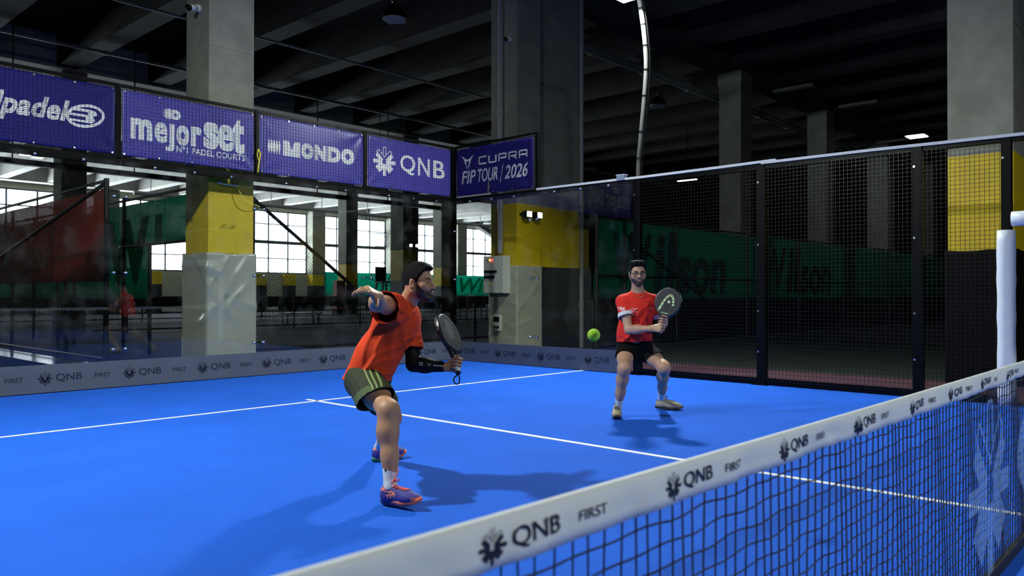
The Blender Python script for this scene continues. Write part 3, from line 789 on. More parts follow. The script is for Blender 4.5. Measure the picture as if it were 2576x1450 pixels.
o = sheet(((0, 9.72, 0), (1, 0, 0), (0, 0, 1), (0, -1, 0)), 8.95, 0.03, 39, 1.12, 40, 4, 0.01, mat('black_board', (0.01, 0.011, 0.011), 0.8), 'fence_cloth', disp=wav(0.01, 2, 5))
tag(o, 'black cloth along the foot of the dark green fence', 'cloth')

# ================================================================== THE COURT
m = mat('blue_turf', (0.013, 0.108, 0.60), 0.9, var=0.10, scale=1.1, spec=0.15)
nt = m.node_tree
tc = nt.nodes.new('ShaderNodeTexCoord')
nz = nt.nodes.new('ShaderNodeTexNoise'); nz.inputs['Scale'].default_value = 150; nz.inputs['Detail'].default_value = 4
nt.links.new(tc.outputs['Object'], nz.inputs['Vector'])
src = nt.nodes['Principled BSDF'].inputs['Base Color'].links[0].from_socket
mr = nt.nodes.new('ShaderNodeMapRange'); mr.inputs[1].default_value = 0.3; mr.inputs[2].default_value = 0.7; mr.inputs[3].default_value = 0.78; mr.inputs[4].default_value = 1.25
nt.links.new(nz.outputs['Fac'], mr.inputs[0])
mm = nt.nodes.new('ShaderNodeMixRGB'); mm.blend_type = 'MULTIPLY'; mm.inputs[0].default_value = 1
nt.links.new(src, mm.inputs[1]); nt.links.new(mr.outputs[0], mm.inputs[2]); nt.links.new(mm.outputs[0], nt.nodes['Principled BSDF'].inputs['Base Color'])
bp = nt.nodes.new('ShaderNodeBump'); bp.inputs['Strength'].default_value = 0.35; bp.inputs['Distance'].default_value = 0.004
nt.links.new(nz.outputs['Fac'], bp.inputs['Height']); nt.links.new(bp.outputs[0], nt.nodes['Principled BSDF'].inputs['Normal'])
M_LINE = mat('white_line', (0.80, 0.82, 0.83), 0.85, var=0.06, scale=30)
court = tag(MB().box((-5.12, -10.1, -0.06), (5.12, 10.12, 0)).build('court_floor', m), 'bright blue artificial turf of the padel court', 'court floor', kind='structure')
MB().box((-5.0, 6.925, -0.02), (5.0, 6.975, 0.004)).build('service_line', M_LINE, court)
MB().box((-0.025, -6.95, -0.02), (0.025, 7.15, 0.004)).build('centre_line', M_LINE, court)
MB().box((-5.0, -6.975, -0.02), (5.0, -6.925, 0.004)).build('service_line', M_LINE, court)

# ---- glass panes with clamp plates
M_CLAMP = glass_mat('clear_clamp', (0.86, 0.9, 0.9), 1.5)
def pane(p0, p1, label):
    """vertical 3 m pane from p0 to p1 (plan points)"""
    p0, p1 = Vector((*p0, 0)), Vector((*p1, 0)); d = (p1 - p0); L = d.length
    e = MB(); e.bar((0, 0, 0.02), (0, 0, 2.97), 0.01)
    b = MB(); g = 0.004
    b.box((g, -0.005, 0.02), (L - g, 0.005, 2.97))
    o = b.build('glass_pane', M_GLASS); o.location = p0; o.rotation_euler = (0, 0, math.atan2(d.y, d.x))
    tag(o, label, 'glass panel', 'glass panels of the court end')
    return o
def bolts(o, pts):
    for x, z in pts:
        q = MB(); q.tube([(x, -0.03, z), (x, 0.02, z)], 0.013, 10); q.tube([(x, -0.034, z), (x, -0.028, z)], 0.02, 10)
        q.build('bolt', M_STEEL, o, True)
names = ['leftmost back glass pane at the court corner', 'back glass pane under the leftmost banner', 'back glass pane in front of the yellow banded column', 'back glass pane under the banner with five lens shapes', 'back glass pane just left of the corner post']
for k in range(5):
    o = pane((-5 + 2 * k, 10), (-3 + 2 * k, 10), names[k])
    bolts(o, [(0.45, 2.93), (1.0, 2.93), (1.55, 2.93)])
    if k > 0:
        for z in (0.5, 1.5, 2.5):
            q = MB(); q.rbox((-0.11, -0.016, z - 0.028), (0.11, -0.006, z + 0.028), 0.004); q.build('clamp_plate', M_CLAMP, o)
            bolts(o, [(-0.075, z), (0.075, z)])
for k, n in ((0, 'side glass pane just right of the corner post'), (1, 'side glass pane behind the flying ball')):
    o = pane((5, 10 - 2 * k), (5, 8 - 2 * k), n)
    bolts(o, [(0.45, 2.93), (1.0, 2.93), (1.55, 2.93)])
    if k:
        for z in (0.5, 1.5, 2.5):
            q = MB(); q.rbox((-0.11, -0.016, z - 0.028), (0.11, -0.006, z + 0.028), 0.004); q.build('clamp_plate', M_CLAMP, o)
            bolts(o, [(-0.075, z), (0.075, z)])
    else: bolts(o, [(0.06, 1.5), (0.06, 2.4), (0.06, 0.6)])

# ---- black steel frame
def steel_post(x, y, z0, z1, w, label, d=None):
    d = d or w
    b = MB().rbox((x - w / 2, y - d / 2, z0), (x + w / 2, y + d / 2, z1), 0.006)
    o = b.build('fence_post', M_BLACK, base=(x, y, z0)); tag(o, label, 'post')
    if z0 < 0.1:
        MB().box((-w, -d, 0.0), (w, d, 0.012)).build('base_plate', M_BLACK, o)
        for z in (0.45, 1.0, 1.9, 2.75): MB().tube([(-w / 2 - 0.012, 0.03, z), (-w / 2, 0.03, z)], 0.014, 8).build('bolt', M_STEEL, o)
    return o
steel_post(5.05, 10.06, 0, 4.0, 0.09, 'black corner post where the two glass walls meet')
for i, x in enumerate((-3, -1, 1, 3)): steel_post(x, 10.07, 3.0, 4.0, 0.06, 'short black post ' + ('at the left end of the leftmost banner', 'between the leftmost banner and the wordmark with tagline', 'between the tagline banner and the lens-shape banner', 'between the lens-shape banner and the star banner')[i])
steel_post(5.06, 7.98, 3.0, 4.0, 0.06, 'short black post at the free end of the side banner')
steel_post(5.07, 5.96, 0, 3.0, 0.11, 'black fence post behind the player in glasses')
steel_post(5.07, 3.96, 0, 3.0, 0.11, 'black fence post in the middle of the side mesh')
steel_post(5.07, 2.0, 0, 3.0, 0.11, 'black fence post second from the padded entrance post')
steel_post(5.07, 1.09, 0, 2.98, 0.10, 'black post rising above the white padding at the entrance')
def beam(p, q, w, h, label):
    c = tuple((Vector(p) + Vector(q)) / 2)
    return tag(MB().bar(p, q, w, h).build('steel_beam', M_BLACK, base=c), label, 'beam')
beam((-5.1, 10.07, 2.97), (5.1, 10.07, 2.97), 0.06, 0.10, 'black steel beam along the top of the back glass')
beam((-5.1, 10.07, 3.98), (5.1, 10.07, 3.98), 0.04, 0.04, 'thin black top rail above the back banners')
beam((5.06, 10.0, 2.97), (5.06, 6.0, 2.97), 0.06, 0.10, 'black steel beam along the top of the side glass')
beam((5.06, 10.0, 3.98), (5.06, 8.0, 3.98), 0.04, 0.04, 'thin black top rail above the side banner')
beam((5.07, 6.0, 2.96), (5.07, 0.9, 2.96), 0.06, 0.07, 'black top rail of the side mesh')
beam((5.07, 6.0, 0.05), (5.07, 1.1, 0.05), 0.05, 0.08, 'black bottom rail of the side mesh')

# ---- welded mesh
for k in range(1, 5):
    x = -5 + 2 * k
    e = empty('mesh_panel', (x, 10.0, 3.0), 'welded wire mesh in front of the ' + ('', 'leftmost banner', 'tagline banner', 'lens-shape banner', 'star banner')[k], 'wire mesh', 'small mesh panels over the glass')
    grid(((0, 0, 0), (1, 0, 0), (0, 0, 1)), 0.03, 0.04, 1.97, 0.97, 0.0492, 0.0042, 'wire_grid', e)
e = empty('mesh_panel', (5.0, 10.0, 3.0), 'welded wire mesh in front of the side banner', 'wire mesh', 'small mesh panels over the glass')
grid(((0, 0, 0), (0, -1, 0), (0, 0, 1)), 0.03, 0.04, 1.97, 0.97, 0.0492, 0.0042, 'wire_grid', e)
M_WIRE2 = mat('side_wire', (0.008, 0.008, 0.008), 0.35, 0.0, spec=0.35)
for y0, y1, l in ((5.9, 4.02, 'behind the player in glasses'), (3.9, 2.06, 'right of the player in glasses'), (1.94, 1.15, 'narrow one next to the padded entrance post'), (-1.15, -5.9, 'on the near side of the entrance')):
    e = empty('mesh_panel', (5.02, y0, 0.0), 'tall welded wire mesh ' + l, 'wire mesh', 'tall mesh panels of the side fence')
    grid(((0, 0, 0), (0, -1, 0), (0, 0, 1)), 0, 0.06, y0 - y1, 2.94, 0.05, 0.0042, 'wire_grid', e, M_WIRE2, 0.0042)

# ---- banners
M_BAN = mat('violet_banner', (0.135, 0.115, 0.56), 0.33, var=0.05, scale=2, spec=0.5, trans=0.35)
M_BAN2 = mat('navy_banner', (0.022, 0.018, 0.21), 0.4, var=0.05, scale=2, spec=0.4, trans=0.2)
M_PRINT = mat('white_print', (0.93, 0.95, 0.94), 0.5)
def ban_disp(seed, x0, x1):
    r = random.Random(seed); P = [(r.uniform(0.5, 1.5), r.uniform(4, 9), r.uniform(1, 5), r.uniform(0, 6)) for _ in range(3)]
    cs = [(x0, 3.92), (x1, 3.92), (x0, 3.05), (x1, 3.05)]; am = [r.uniform(-1, 1) for _ in cs]
    def f(x, z):
        h = sum(0.0016 * a * math.sin(k * x + l * z + p) for a, k, l, p in P)
        for (cx, cz), a in zip(cs, am):              # pulled corners: folds running inwards from the eyelets
            dx, dz = (x - cx), (z - cz); d = math.hypot(dx, dz); t = math.atan2(abs(dz), abs(dx))
            h += 0.012 * a * math.sin(7 * (t - 0.6)) * math.exp(-d / 0.32)
        return h
    return f
def banner(frame, x0, x1, label, m, seed, z0=3.055, z1=3.925):
    D = ban_disp(seed, x0, x1)
    s = sheet(frame, x0, z0, x1, z1, 60, 30, 0.002, m, 'banner', disp=D)
    tag(s, label, 'banner', 'sponsor banners above the glass')
    for i in range(5):
        for z in (z0 + 0.02, z1 - 0.02):
            x = x0 + 0.03 + (x1 - x0 - 0.06) * i / 4
            o, r, u, n = [Vector(q) for q in frame]; p = o + r * x + u * z + n * (D(x, z) + 0.001)
            MB().tube([p, p + n * 0.006], 0.013, 10).build('eyelet', M_STEEL, s)
    return s, D
FB = ((0, 10.035, 0), (1, 0, 0), (0, 0, 1), (0, -1, 0))
def put(parts, fr, s, D, m=None, sub=0.08): return lettering(merge(*parts), fr, m or M_PRINT, s, lift=0.0035, disp=D, sub=sub)
# 1
s, D = banner(FB, -2.95, -1.05, 'dark violet banner with slanted wordmark and oval emblem, leftmost over the glass', M_BAN2, 11)
put([stamp(fit(text2d('bullpadel', 0.02, 0.28, 1.05), -2.83, 3.31, -1.60, 3.65), 0.0045)], FB, s, D)
E1 = [ring(-1.41, 3.495, 0.225, 0.15, 0.0, 0.18), ]
def oval_mark(cx, cy):
    P = [ring(cx, cy, 0.235, 0.148, 0.036, 0.25)]
    P += [stroke((cx - 0.17, cy + 0.07), (cx + 0.06, cy + 0.07), 0.034), stroke((cx - 0.185, cy + 0.002), (cx + 0.05, cy + 0.002), 0.034), stroke((cx - 0.19, cy - 0.07), (cx + 0.03, cy - 0.07), 0.034)]
    P += [poly((cx + 0.03, cy + 0.087), (cx + 0.03, cy - 0.0), (cx + 0.09, cy - 0.0), (cx + 0.14, cy + 0.035), (cx + 0.12, cy + 0.075)), poly((cx + 0.0, cy + 0.018), (cx + 0.0, cy - 0.087), (cx + 0.07, cy - 0.085), (cx + 0.115, cy - 0.05), (cx + 0.09, cy + 0.0))]
    return P
put(oval_mark(-1.41, 3.495), FB, s, D, sub=0)
# 2
s, D = banner(FB, -0.96, 0.93, 'violet banner with rounded wordmark and small tagline, second from the left', M_BAN, 12)
put([stamp(fit(text2d('m', 0.02), -0.852, 3.305, -0.578, 3.565), 0.011), stamp(fit(text2d('e', 0.015), -0.528, 3.302, -0.372, 3.562), 0.009), stroke((-0.299, 3.245), (-0.299, 3.57), 0.068),
     poly((-0.385, 3.197), (-0.31, 3.19), (-0.275, 3.21), (-0.265, 3.25), (-0.333, 3.262), (-0.345, 3.252), (-0.382, 3.255)),
     stamp(fit(text2d('o', 0.02), -0.228, 3.305, -0.070, 3.562), 0.011), stamp(fit(text2d('r', 0.02), -0.018, 3.315, 0.108, 3.575), 0.012)], FB, s, D)
put([stamp(fit(text2d('s', 0.02), 0.165, 3.315, 0.36, 3.675), 0.014), stamp(fit(text2d('e', 0.015), 0.375, 3.315, 0.60, 3.675), 0.012), stamp(fit(text2d('t', 0.02), 0.605, 3.305, 0.765, 3.785), 0.015)], FB, s, D)
put([fit(text2d('N\u00ba1 PADEL COURTS', 0.012), -0.235, 3.195, 0.785, 3.28)], FB, s, D)
put([ring(-0.345, 3.705, 0.075, 0.07, 0.014), disc(-0.345, 3.705, 0.054, 0.05), ring(-0.255, 3.705, 0.075, 0.07, 0.05, 0, 30, -2.2, 2.2)], FB, s, D, sub=0)
# 3
s, D = banner(FB, 1.03, 2.94, 'bright violet banner with five lens shapes and heavy capitals, third from the left', M_BAN, 21)
lens = []
for k in range(5):
    cx = 1.186 + k * 0.043; n = 16; pts = []
    for i in range(n + 1): t = i / n; pts.append((cx + 0.021 * math.sin(PI * t), 3.365 + 0.23 * t))
    for i in range(n - 1, 0, -1): t = i / n; pts.append((cx - 0.021 * math.sin(PI * t), 3.365 + 0.23 * t))
    lens.append((pts, [list(range(len(pts)))]))
put(lens, FB, s, D, sub=0)
MX = [1.422, 1.748, 1.99, 2.235, 2.505, 2.775]
put([stamp(fit(text2d(c, 0.02), MX[i] + 0.014, 3.379 + 0.003 * i, MX[i + 1] - 0.039, 3.586 + 0.006 * i), 0.016) for i, c in enumerate('MONDO') if i] + [poly((1.424, 3.366), (1.497, 3.366), (1.497, 3.50), (1.545, 3.366), (1.605, 3.366), (1.652, 3.50), (1.652, 3.366), (1.725, 3.366), (1.725, 3.60), (1.625, 3.60), (1.575, 3.465), (1.524, 3.60), (1.424, 3.60))], FB, s, D)
# 4
s, D = banner(FB, 3.04, 4.95, 'violet banner with eight-armed star mark and three letters, beside the corner post', M_BAN, 14)
put([place(STAR, 0.49, 0.49, 3.393, 3.512)], FB, s, D, sub=0)
put([fit(text2d('Q', 0.012), 3.742, 3.345, 4.085, 3.695), fit(text2d('N', 0.012), 4.155, 3.365, 4.43, 3.69), fit(text2d('B', 0.012), 4.52, 3.365, 4.805, 3.69)], FB, s, D)
# 5 on the side wall
FS = ((5.035, 0, 0), (0, -1, 0), (0, 0, 1), (-1, 0, 0))
s, D = banner(FS, -9.95, -8.05, 'dark violet banner with tour name and year on the side wall', M_BAN2, 15)
def angular(ch, x0, x1, z0, z1):
    w = 0.028; W_, H_ = x1 - x0, z1 - z0
    G = {'C': [((1, 1), (.12, 1)), ((.08, .95), (.08, .05)), ((.12, 0), (1, 0))], 'U': [((.08, 1), (.08, .05)), ((.1, 0), (.92, 0)), ((.92, .02), (.92, 1))],
         'P': [((.08, 0), (.08, 1)), ((.05, 1), (.92, 1)), ((.92, 1), (.92, .48)), ((.92, .42), (.25, .42))],
         'R': [((.08, 0), (.08, 1)), ((.05, 1), (.92, 1)), ((.92, 1), (.92, .48)), ((.92, .45), (.25, .45)), ((.62, .42), (.95, 0))],
         'A': [((.08, 0), (.08, .9)), ((.05, 1), (.92, 1)), ((.92, 1), (.92, 0)), ((.92, .42), (.2, .42))]}[ch]
    return merge(*[stroke((x0 + a[0] * W_, z0 + a[1] * H_), (x0 + c[0] * W_, z0 + c[1] * H_), w) for a, c in G])
xs = np.linspace(-9.38, -8.15, 6)
put([angular(c, xs[i] + 0.01, xs[i + 1] - 0.035, 3.60, 3.725) for i, c in enumerate('CUPRA')], FS, s, D, sub=0.1)
put([fit(text2d('FIP', 0.012, 0.22), -9.82, 3.275, -9.44, 3.51), fit(text2d('TOUR', 0.012, 0.22), -9.39, 3.27, -8.89, 3.51), stroke((-8.83, 3.22), (-8.76, 3.55), 0.012), fit(text2d('2026', 0.016, 0.22), -8.725, 3.265, -8.18, 3.51)], FS, s, D)
cx = -9.655
put([poly((cx - 0.16, 3.80), (cx - 0.02, 3.715), (cx - 0.055, 3.69), (cx - 0.09, 3.71)), poly((cx + 0.16, 3.80), (cx + 0.09, 3.71), (cx + 0.055, 3.69), (cx + 0.02, 3.715)),
     poly((cx - 0.085, 3.69), (cx - 0.03, 3.695), (cx - 0.035, 3.64), (cx - 0.012, 3.56), (cx - 0.02, 3.545)), poly((cx + 0.085, 3.69), (cx + 0.02, 3.545), (cx + 0.012, 3.56), (cx + 0.035, 3.64), (cx + 0.03, 3.695)), poly((cx - 0.03, 3.72), (cx - 0.06, 3.69), (cx + 0.06, 3.69), (cx + 0.03, 3.72))], FS, s, D, sub=0)
o = MB().tube(spline([(0.985, 10.0, 3.40), (1.012, 9.985, 3.33), (1.0, 9.985, 3.24), (0.985, 9.99, 3.14), (0.985, 10.0, 3.05)]), 0.010, 6)
o.tube(spline([(0.985, 10.0, 3.39), (0.965, 9.985, 3.30), (1.0, 9.985, 3.2)]), 0.007, 6)
tag(o.build('cord', M_YCORD, base=(0.98, 10, 3.05)), 'bright yellow cord knotted at the post right of the tagline banner', 'cord')
o = MB().tube([(5.0, 9.09, 3.03), (5.0, 9.1, 3.12), (5.0, 9.08, 3.26)], 0.006, 6); o.tube([(5.0, 9.1, 3.1), (5.0, 9.05, 3.18)], 0.004, 6)
tag(o.build('cord', mat('straw_cord', (0.5, 0.4, 0.15), 0.6), base=(5, 9.09, 3.03)), 'thin straw coloured cord end under the tour name banner', 'cord')

# ---- grey foot boards with repeated print
M_SKIRT = mat('grey_board', (0.090, 0.103, 0.130), 0.5, var=0.08, scale=3)
M_INK = mat('dark_ink', (0.010, 0.013, 0.03), 0.6)
def repeat(x0, n, d=1.0, cy=0.182, first=False):
    P = []
    if first: return fit(text2d('FIRST', 0.010), x0 + 0.65, cy - 0.026, x0 + 0.845, cy + 0.03)
    for k in range(n):
        x = x0 + k * d
        P.append(place(STAR, 0.165, 0.165, x + 0.08, cy)); P.append(fit(text2d('QNB', 0.012), x + 0.20, cy - 0.052, x + 0.5, cy + 0.052))
    return merge(*P)
b = MB(); b.box((-4.99, 9.972, 0.012), (4.985, 9.99, 0.352))
s = tag(b.build('foot_board', M_SKIRT), 'grey printed foot board along the back glass', 'board')
for k in range(20): lettering(repeat(-4.955 + k // 2, 1, first=k % 2), ((0, 9.972, 0), (1, 0, 0), (0, 0, 1), (0, -1, 0)), M_INK, s)
b = MB(); b.box((4.972, 6.03, 0.012), (4.99, 9.97, 0.352))
s = tag(b.build('foot_board', M_SKIRT), 'grey printed foot board along the side glass', 'board')
for k in range(7): lettering(repeat(-9.895 + 0.992 * (k // 2), 1, first=k % 2), ((4.972, 0, 0), (0, -1, 0), (0, 0, 1), (-1, 0, 0)), M_INK, s)

# ---- padded entrance
M_WPAD = mat('white_padding', (0.80, 0.85, 0.90), 0.45, bump=0.35, bscale=9)
def padtube(pts, r, seed):
    b = MB(); rr = random.Random(seed); P = []; R = []
    for i in range(len(pts) - 1):
        a, c = Vector(pts[i]), Vector(pts[i + 1]); n = 14
        for k in range(n):
            P.append(a.lerp(c, k / n)); R.append(r * (1 + rr.uniform(-0.05, 0.05)))
    P.append(Vector(pts[-1])); R.append(r * 0.97)
    return b.tube(P, R, 20)
o = padtube([(5.02, 1.09, 0.0), (5.02, 1.09, 1.94)], 0.092, 3).build('post_padding', M_WPAD, smooth=True, base=(5.02, 1.09, 0))
tag(o, 'white foam padding round the entrance post', 'padding')
o = padtube([(5.0, 1.03, 2.06), (5.0, -1.0, 2.10)], 0.085, 4).build('lintel_padding', M_WPAD, smooth=True, base=(5.0, 0, 2.08))
tag(o, 'white foam padding on the bar above the entrance', 'padding')
steel_post(5.07, -1.09, 0, 2.98, 0.10, 'black post on the near side of the entrance')

# ---- cable trunking and junction box
o = MB()
pts = [(7.97, 3.015), (6.25, 3.015), (5.9, 3.012), (4.6, 3.02), (3.75, 3.03)]
for (a, za), (c, zc) in zip(pts, pts[1:]): o.bar((5.03, a, za), (5.03, c, zc), 0.035, 0.035)
tag(o.build('cable_trunking', M_WHITE, base=(5.03, 6, 3.0)), 'white cable trunking on the top rail left of its overlap', 'cable trunking')
o = MB(); pts = [(3.95, 3.012), (2.5, 3.01), (1.7, 3.0), (0.9, 2.992), (-1.2, 2.99)]
for (a, za), (c, zc) in zip(pts, pts[1:]): o.bar((5.03, a, za), (5.03, c, zc), 0.04, 0.035)
tag(o.build('cable_trunking', M_WHITE, base=(5.03, 2, 3.0)), 'white cable trunking on the top rail towards the entrance', 'cable trunking')
jb = MB().rbox((4.98, 6.16, 2.995), (5.08, 6.30, 3.075), 0.006).build('junction_box', mat('grey_box', (0.45, 0.52, 0.58), 0.5), base=(5.03, 6.23, 3.0))
tag(jb, 'small grey junction box on the trunking beside the mast', 'junction box'); MB().rbox((-0.055, -0.075, 0.07), (0.055, 0.075, 0.085), 0.004).build('lid', MATS['grey_box'], jb)

# ---- curved light masts
M_MAST = mat('mast_paint', (0.055, 0.058, 0.05), 0.6)
def mast(x, y, s, label):
    e = empty('light_mast', (x, y, 0), label, 'light mast', 'curved light masts of the court')
    P = [(0.17, 0.06, 0.0), (0.17, 0.06, 2.9), (0.175, 0.02, 3.6), (0.21, -0.03, 4.3), (0.225, -0.05, 4.8), (0.20, -0.03, 5.25), (0.16, 0.0, 5.6), (0.08, 0.0, 5.81), (-0.1, 0.0, 5.85)]
    D = spline(P, 5); D = [Vector((v.x * s, v.y, v.z)) for v in D]
    MB().tube(D, 0.036, 12).build('pole', M_MAST, e, True)
    w = MB().tube([v + Vector((0.03 * s, -0.05, 0)) for v in D[5:-3]], 0.010, 6).build('cable', M_BLACK, e, True)
    for i in range(7, len(D) - 4, 4): MB().tube([D[i] - (D[i + 1] - D[i]).normalized() * 0.008, D[i] + (D[i + 1] - D[i]).normalized() * 0.008], 0.041, 12).build('cable_tie', M_BLACK, e)
    MB().box((min(0.13 * s, 0.30 * s), -0.1, 0), (max(0.13 * s, 0.3 * s), 0.22, 0.02)).build('base_plate', M_BLACK, e)
    h = MB(); h.rbox((-0.24, -0.27, 5.775), (0.24, 0.27, 5.815), 0.01)
    for i in range(9): h.box((-0.22 + i * 0.05, -0.24, 5.81), (-0.21 + i * 0.05, 0.24, 5.855))
    hd = h.build('lamp_head', M_BLACK, e); hd.location.x = -0.17 * s
    MB().box((-0.225, -0.255, 5.766), (0.225, 0.255, 5.776)).build('diffuser', M_LIT, hd)
    return e
for (mx, my, s), l in zip(MASTS, ('curved light mast with lit lamp head beside the far side fence', 'curved light mast at the far end of the near side fence', 'curved light mast beside the far side fence on the near half', 'curved light mast on the near half beside the camera')):
    mast(mx, my, s, l)

# ---- net
net = empty('padel_net', (0, 0, 0), 'black padel net with white top band printed with dark sponsor marks', 'net')
def sag(x): return 0.878 + 0.0016 * x * x * 0.55
rn = random.Random(9); TF = [(rn.uniform(-5, 5), rn.uniform(0.02, 0.07), rn.uniform(-1.5, 1.5), rn.uniform(-1, 1)) for _ in range(150)]
_tf = sorted(TF)
def tape_disp(x, z):
    h = 0.0012 * math.sin(23 * x + 40 * z)
    for fx, w, sl, a in _tf:
        d = x - fx - sl * (z + 0.03)
        if abs(d) < 0.2: h += 0.0065 * a * math.exp(-(d / w) ** 2)
    return h
M_TAPE = mat('white_band', (0.74, 0.78, 0.78), 0.65, bump=0.1, bscale=60)
b = MB(); nx = 900; prof = []
for i in range(nx + 1):
    x = -5.0 + 10.0 * i / nx; zt = sag(x) + 0.014; zb = zt - 0.068
    row = [(-0.012 - tape_disp(x, -0.05), zb), (-0.011 - tape_disp(x, -0.035), zb + 0.017), (-0.011 - tape_disp(x, -0.015), zb + 0.038), (-0.010, zt - 0.008), (-0.005, zt), (0.005, zt), (0.010, zt - 0.008), (0.011, zb + 0.03), (0.012, zb)]
    prof.append([(x, y, z) for y, z in row])
K = 9; vs = [p for r in prof for p in r]; fs = []
for i in range(nx):
    for j in range(K - 1): fs.append((i * K + j, i * K + j + 1, (i + 1) * K + j + 1, (i + 1) * K + j))
    fs.append((i * K + K - 1, i * K, (i + 1) * K, (i + 1) * K + K - 1))
tape = b.add(vs, fs).build('top_band', M_TAPE, net, True)
for k in range(21):
    P = []; x = -4.863 + 0.478 * k; z = sag(x + 0.1) + 0.014 - 0.034
    P += [place(STAR, 0.056, 0.050, x + 0.028, z - 0.003), fit(text2d('QNB', 0.012), x + 0.066, z - 0.0165, x + 0.172, z + 0.0165)]
    lettering(merge(*P), ((0, -0.0115, 0), (1, 0, 0), (0, 0, 1), (0, -1, 0)), M_INK, tape, lift=0.0012, disp=lambda x, y: tape_disp(x, y - sag(x) - 0.014 + 0.02), sub=0.02)
    lettering(fit(text2d('FIRST', 0.008), x + 0.222, z - 0.0085, x + 0.293, z + 0.0085), ((0, -0.0115, 0), (1, 0, 0), (0, 0, 1), (0, -1, 0)), M_INK, tape, lift=0.0012, disp=lambda x, y: tape_disp(x, y - sag(x) - 0.014 + 0.02), sub=0.02)
M_CORD = mat('net_cord', (0.012, 0.014, 0.03), 0.7)
b = MB(); cell = 0.042; n = int(10 / cell)
for i in range(n + 1):
    x = -5 + i * cell; pts = [(x + 0.004 * math.sin(i * 1.7 + j), 0.004 * math.sin(i * 0.6 + j * 0.5), 0.05 + (sag(x) - 0.05 - 0.05) * j / 6) for j in range(7)]
    b.tube(pts, 0.0022, 4, cap=False)
for j in range(20):
    z0 = 0.05 + j * cell
    if z0 > 0.83: break
    pts = [(-5 + 10 * i / 240, 0.004 * math.sin(i * 0.9 + j), z0 + 0.003 * math.sin(i * 1.3 + j * 2.1)) for i in range(241)]
    b.tube(pts, 0.0022, 4, cap=False)
b.build('netting', M_CORD, net)
MB().rbox((-5, -0.012, 0.0), (5, 0.012, 0.05), 0.004).build('bottom_band', mat('black_band', (0.012, 0.012, 0.014), 0.6), net)
for sx in (-5.0, 5.0): MB().tube([(sx, 0, 0), (sx, 0, 0.94)], 0.04, 14).build('net_post', M_BLACK, net, True)
M_NBW = screen_mat('net_print', (0.30, 0.50, 0.95), 0.30)
lettering(place(STAR, 0.74, 0.72, -1.34, 0.40), ((0, -0.007, 0), (1, 0, 0), (0, 0, 1), (0, -1, 0)), M_NBW, net, 'net_print')
lettering(fit(text2d('QNB', 0.012), -0.78, 0.14, 1.75, 0.68), ((0, -0.007, 0), (1, 0, 0), (0, 0, 1), (0, -1, 0)), M_NBW, net, 'net_print')

# ---- ball in flight
c = (-1.865, 1.66, 1.01)
m = mat('ball_felt', (0.42, 0.80, 0.03), 0.9, var=0.08, scale=60, bump=0.5, bscale=300)
bm = bmesh.new(); bmesh.ops.create_icosphere(bm, subdivisions=4, radius=0.033)
ball = MB().bm(bm).build('padel_ball', m, smooth=True); ball.location = c
tag(ball, 'bright yellow green ball in mid-air beside the player in glasses', 'ball')
bm = MB(); pts = []
for i in range(64):
    t = 2 * PI * i / 64; A, B_ = 0.75, 0.25; p = Vector((A * math.cos(t) + B_ * math.cos(3 * t), A * math.sin(t) - B_ * math.sin(3 * t), 2 * math.sqrt(A * B_) * math.sin(2 * t)))
    pts.append(p.normalized() * 0.0328)
bm.tube(pts, 0.0012, 6, closed=True).build('seam', mat('ball_seam', (0.7, 0.75, 0.6), 0.8), ball)
ld = (Vector((-5.134, -0.76, 1.216)) - Vector(c)).normalized(); lx = Vector((0, 0, 1)).cross(ld).normalized(); lz = ld.cross(lx)
vf = merge(*[stroke((-0.004 + 0.0035 * i, y), (-0.001 + 0.0035 * i, y + 0.0006), 0.0045) for i in range(6) for y in (0.004, -0.004)])
b = MB()
b.add([(lx * x + lz * y + ld * 0.03).normalized() * 0.0333 for x, y in vf[0]], vf[1])
b.build('lettering', M_INK, ball)

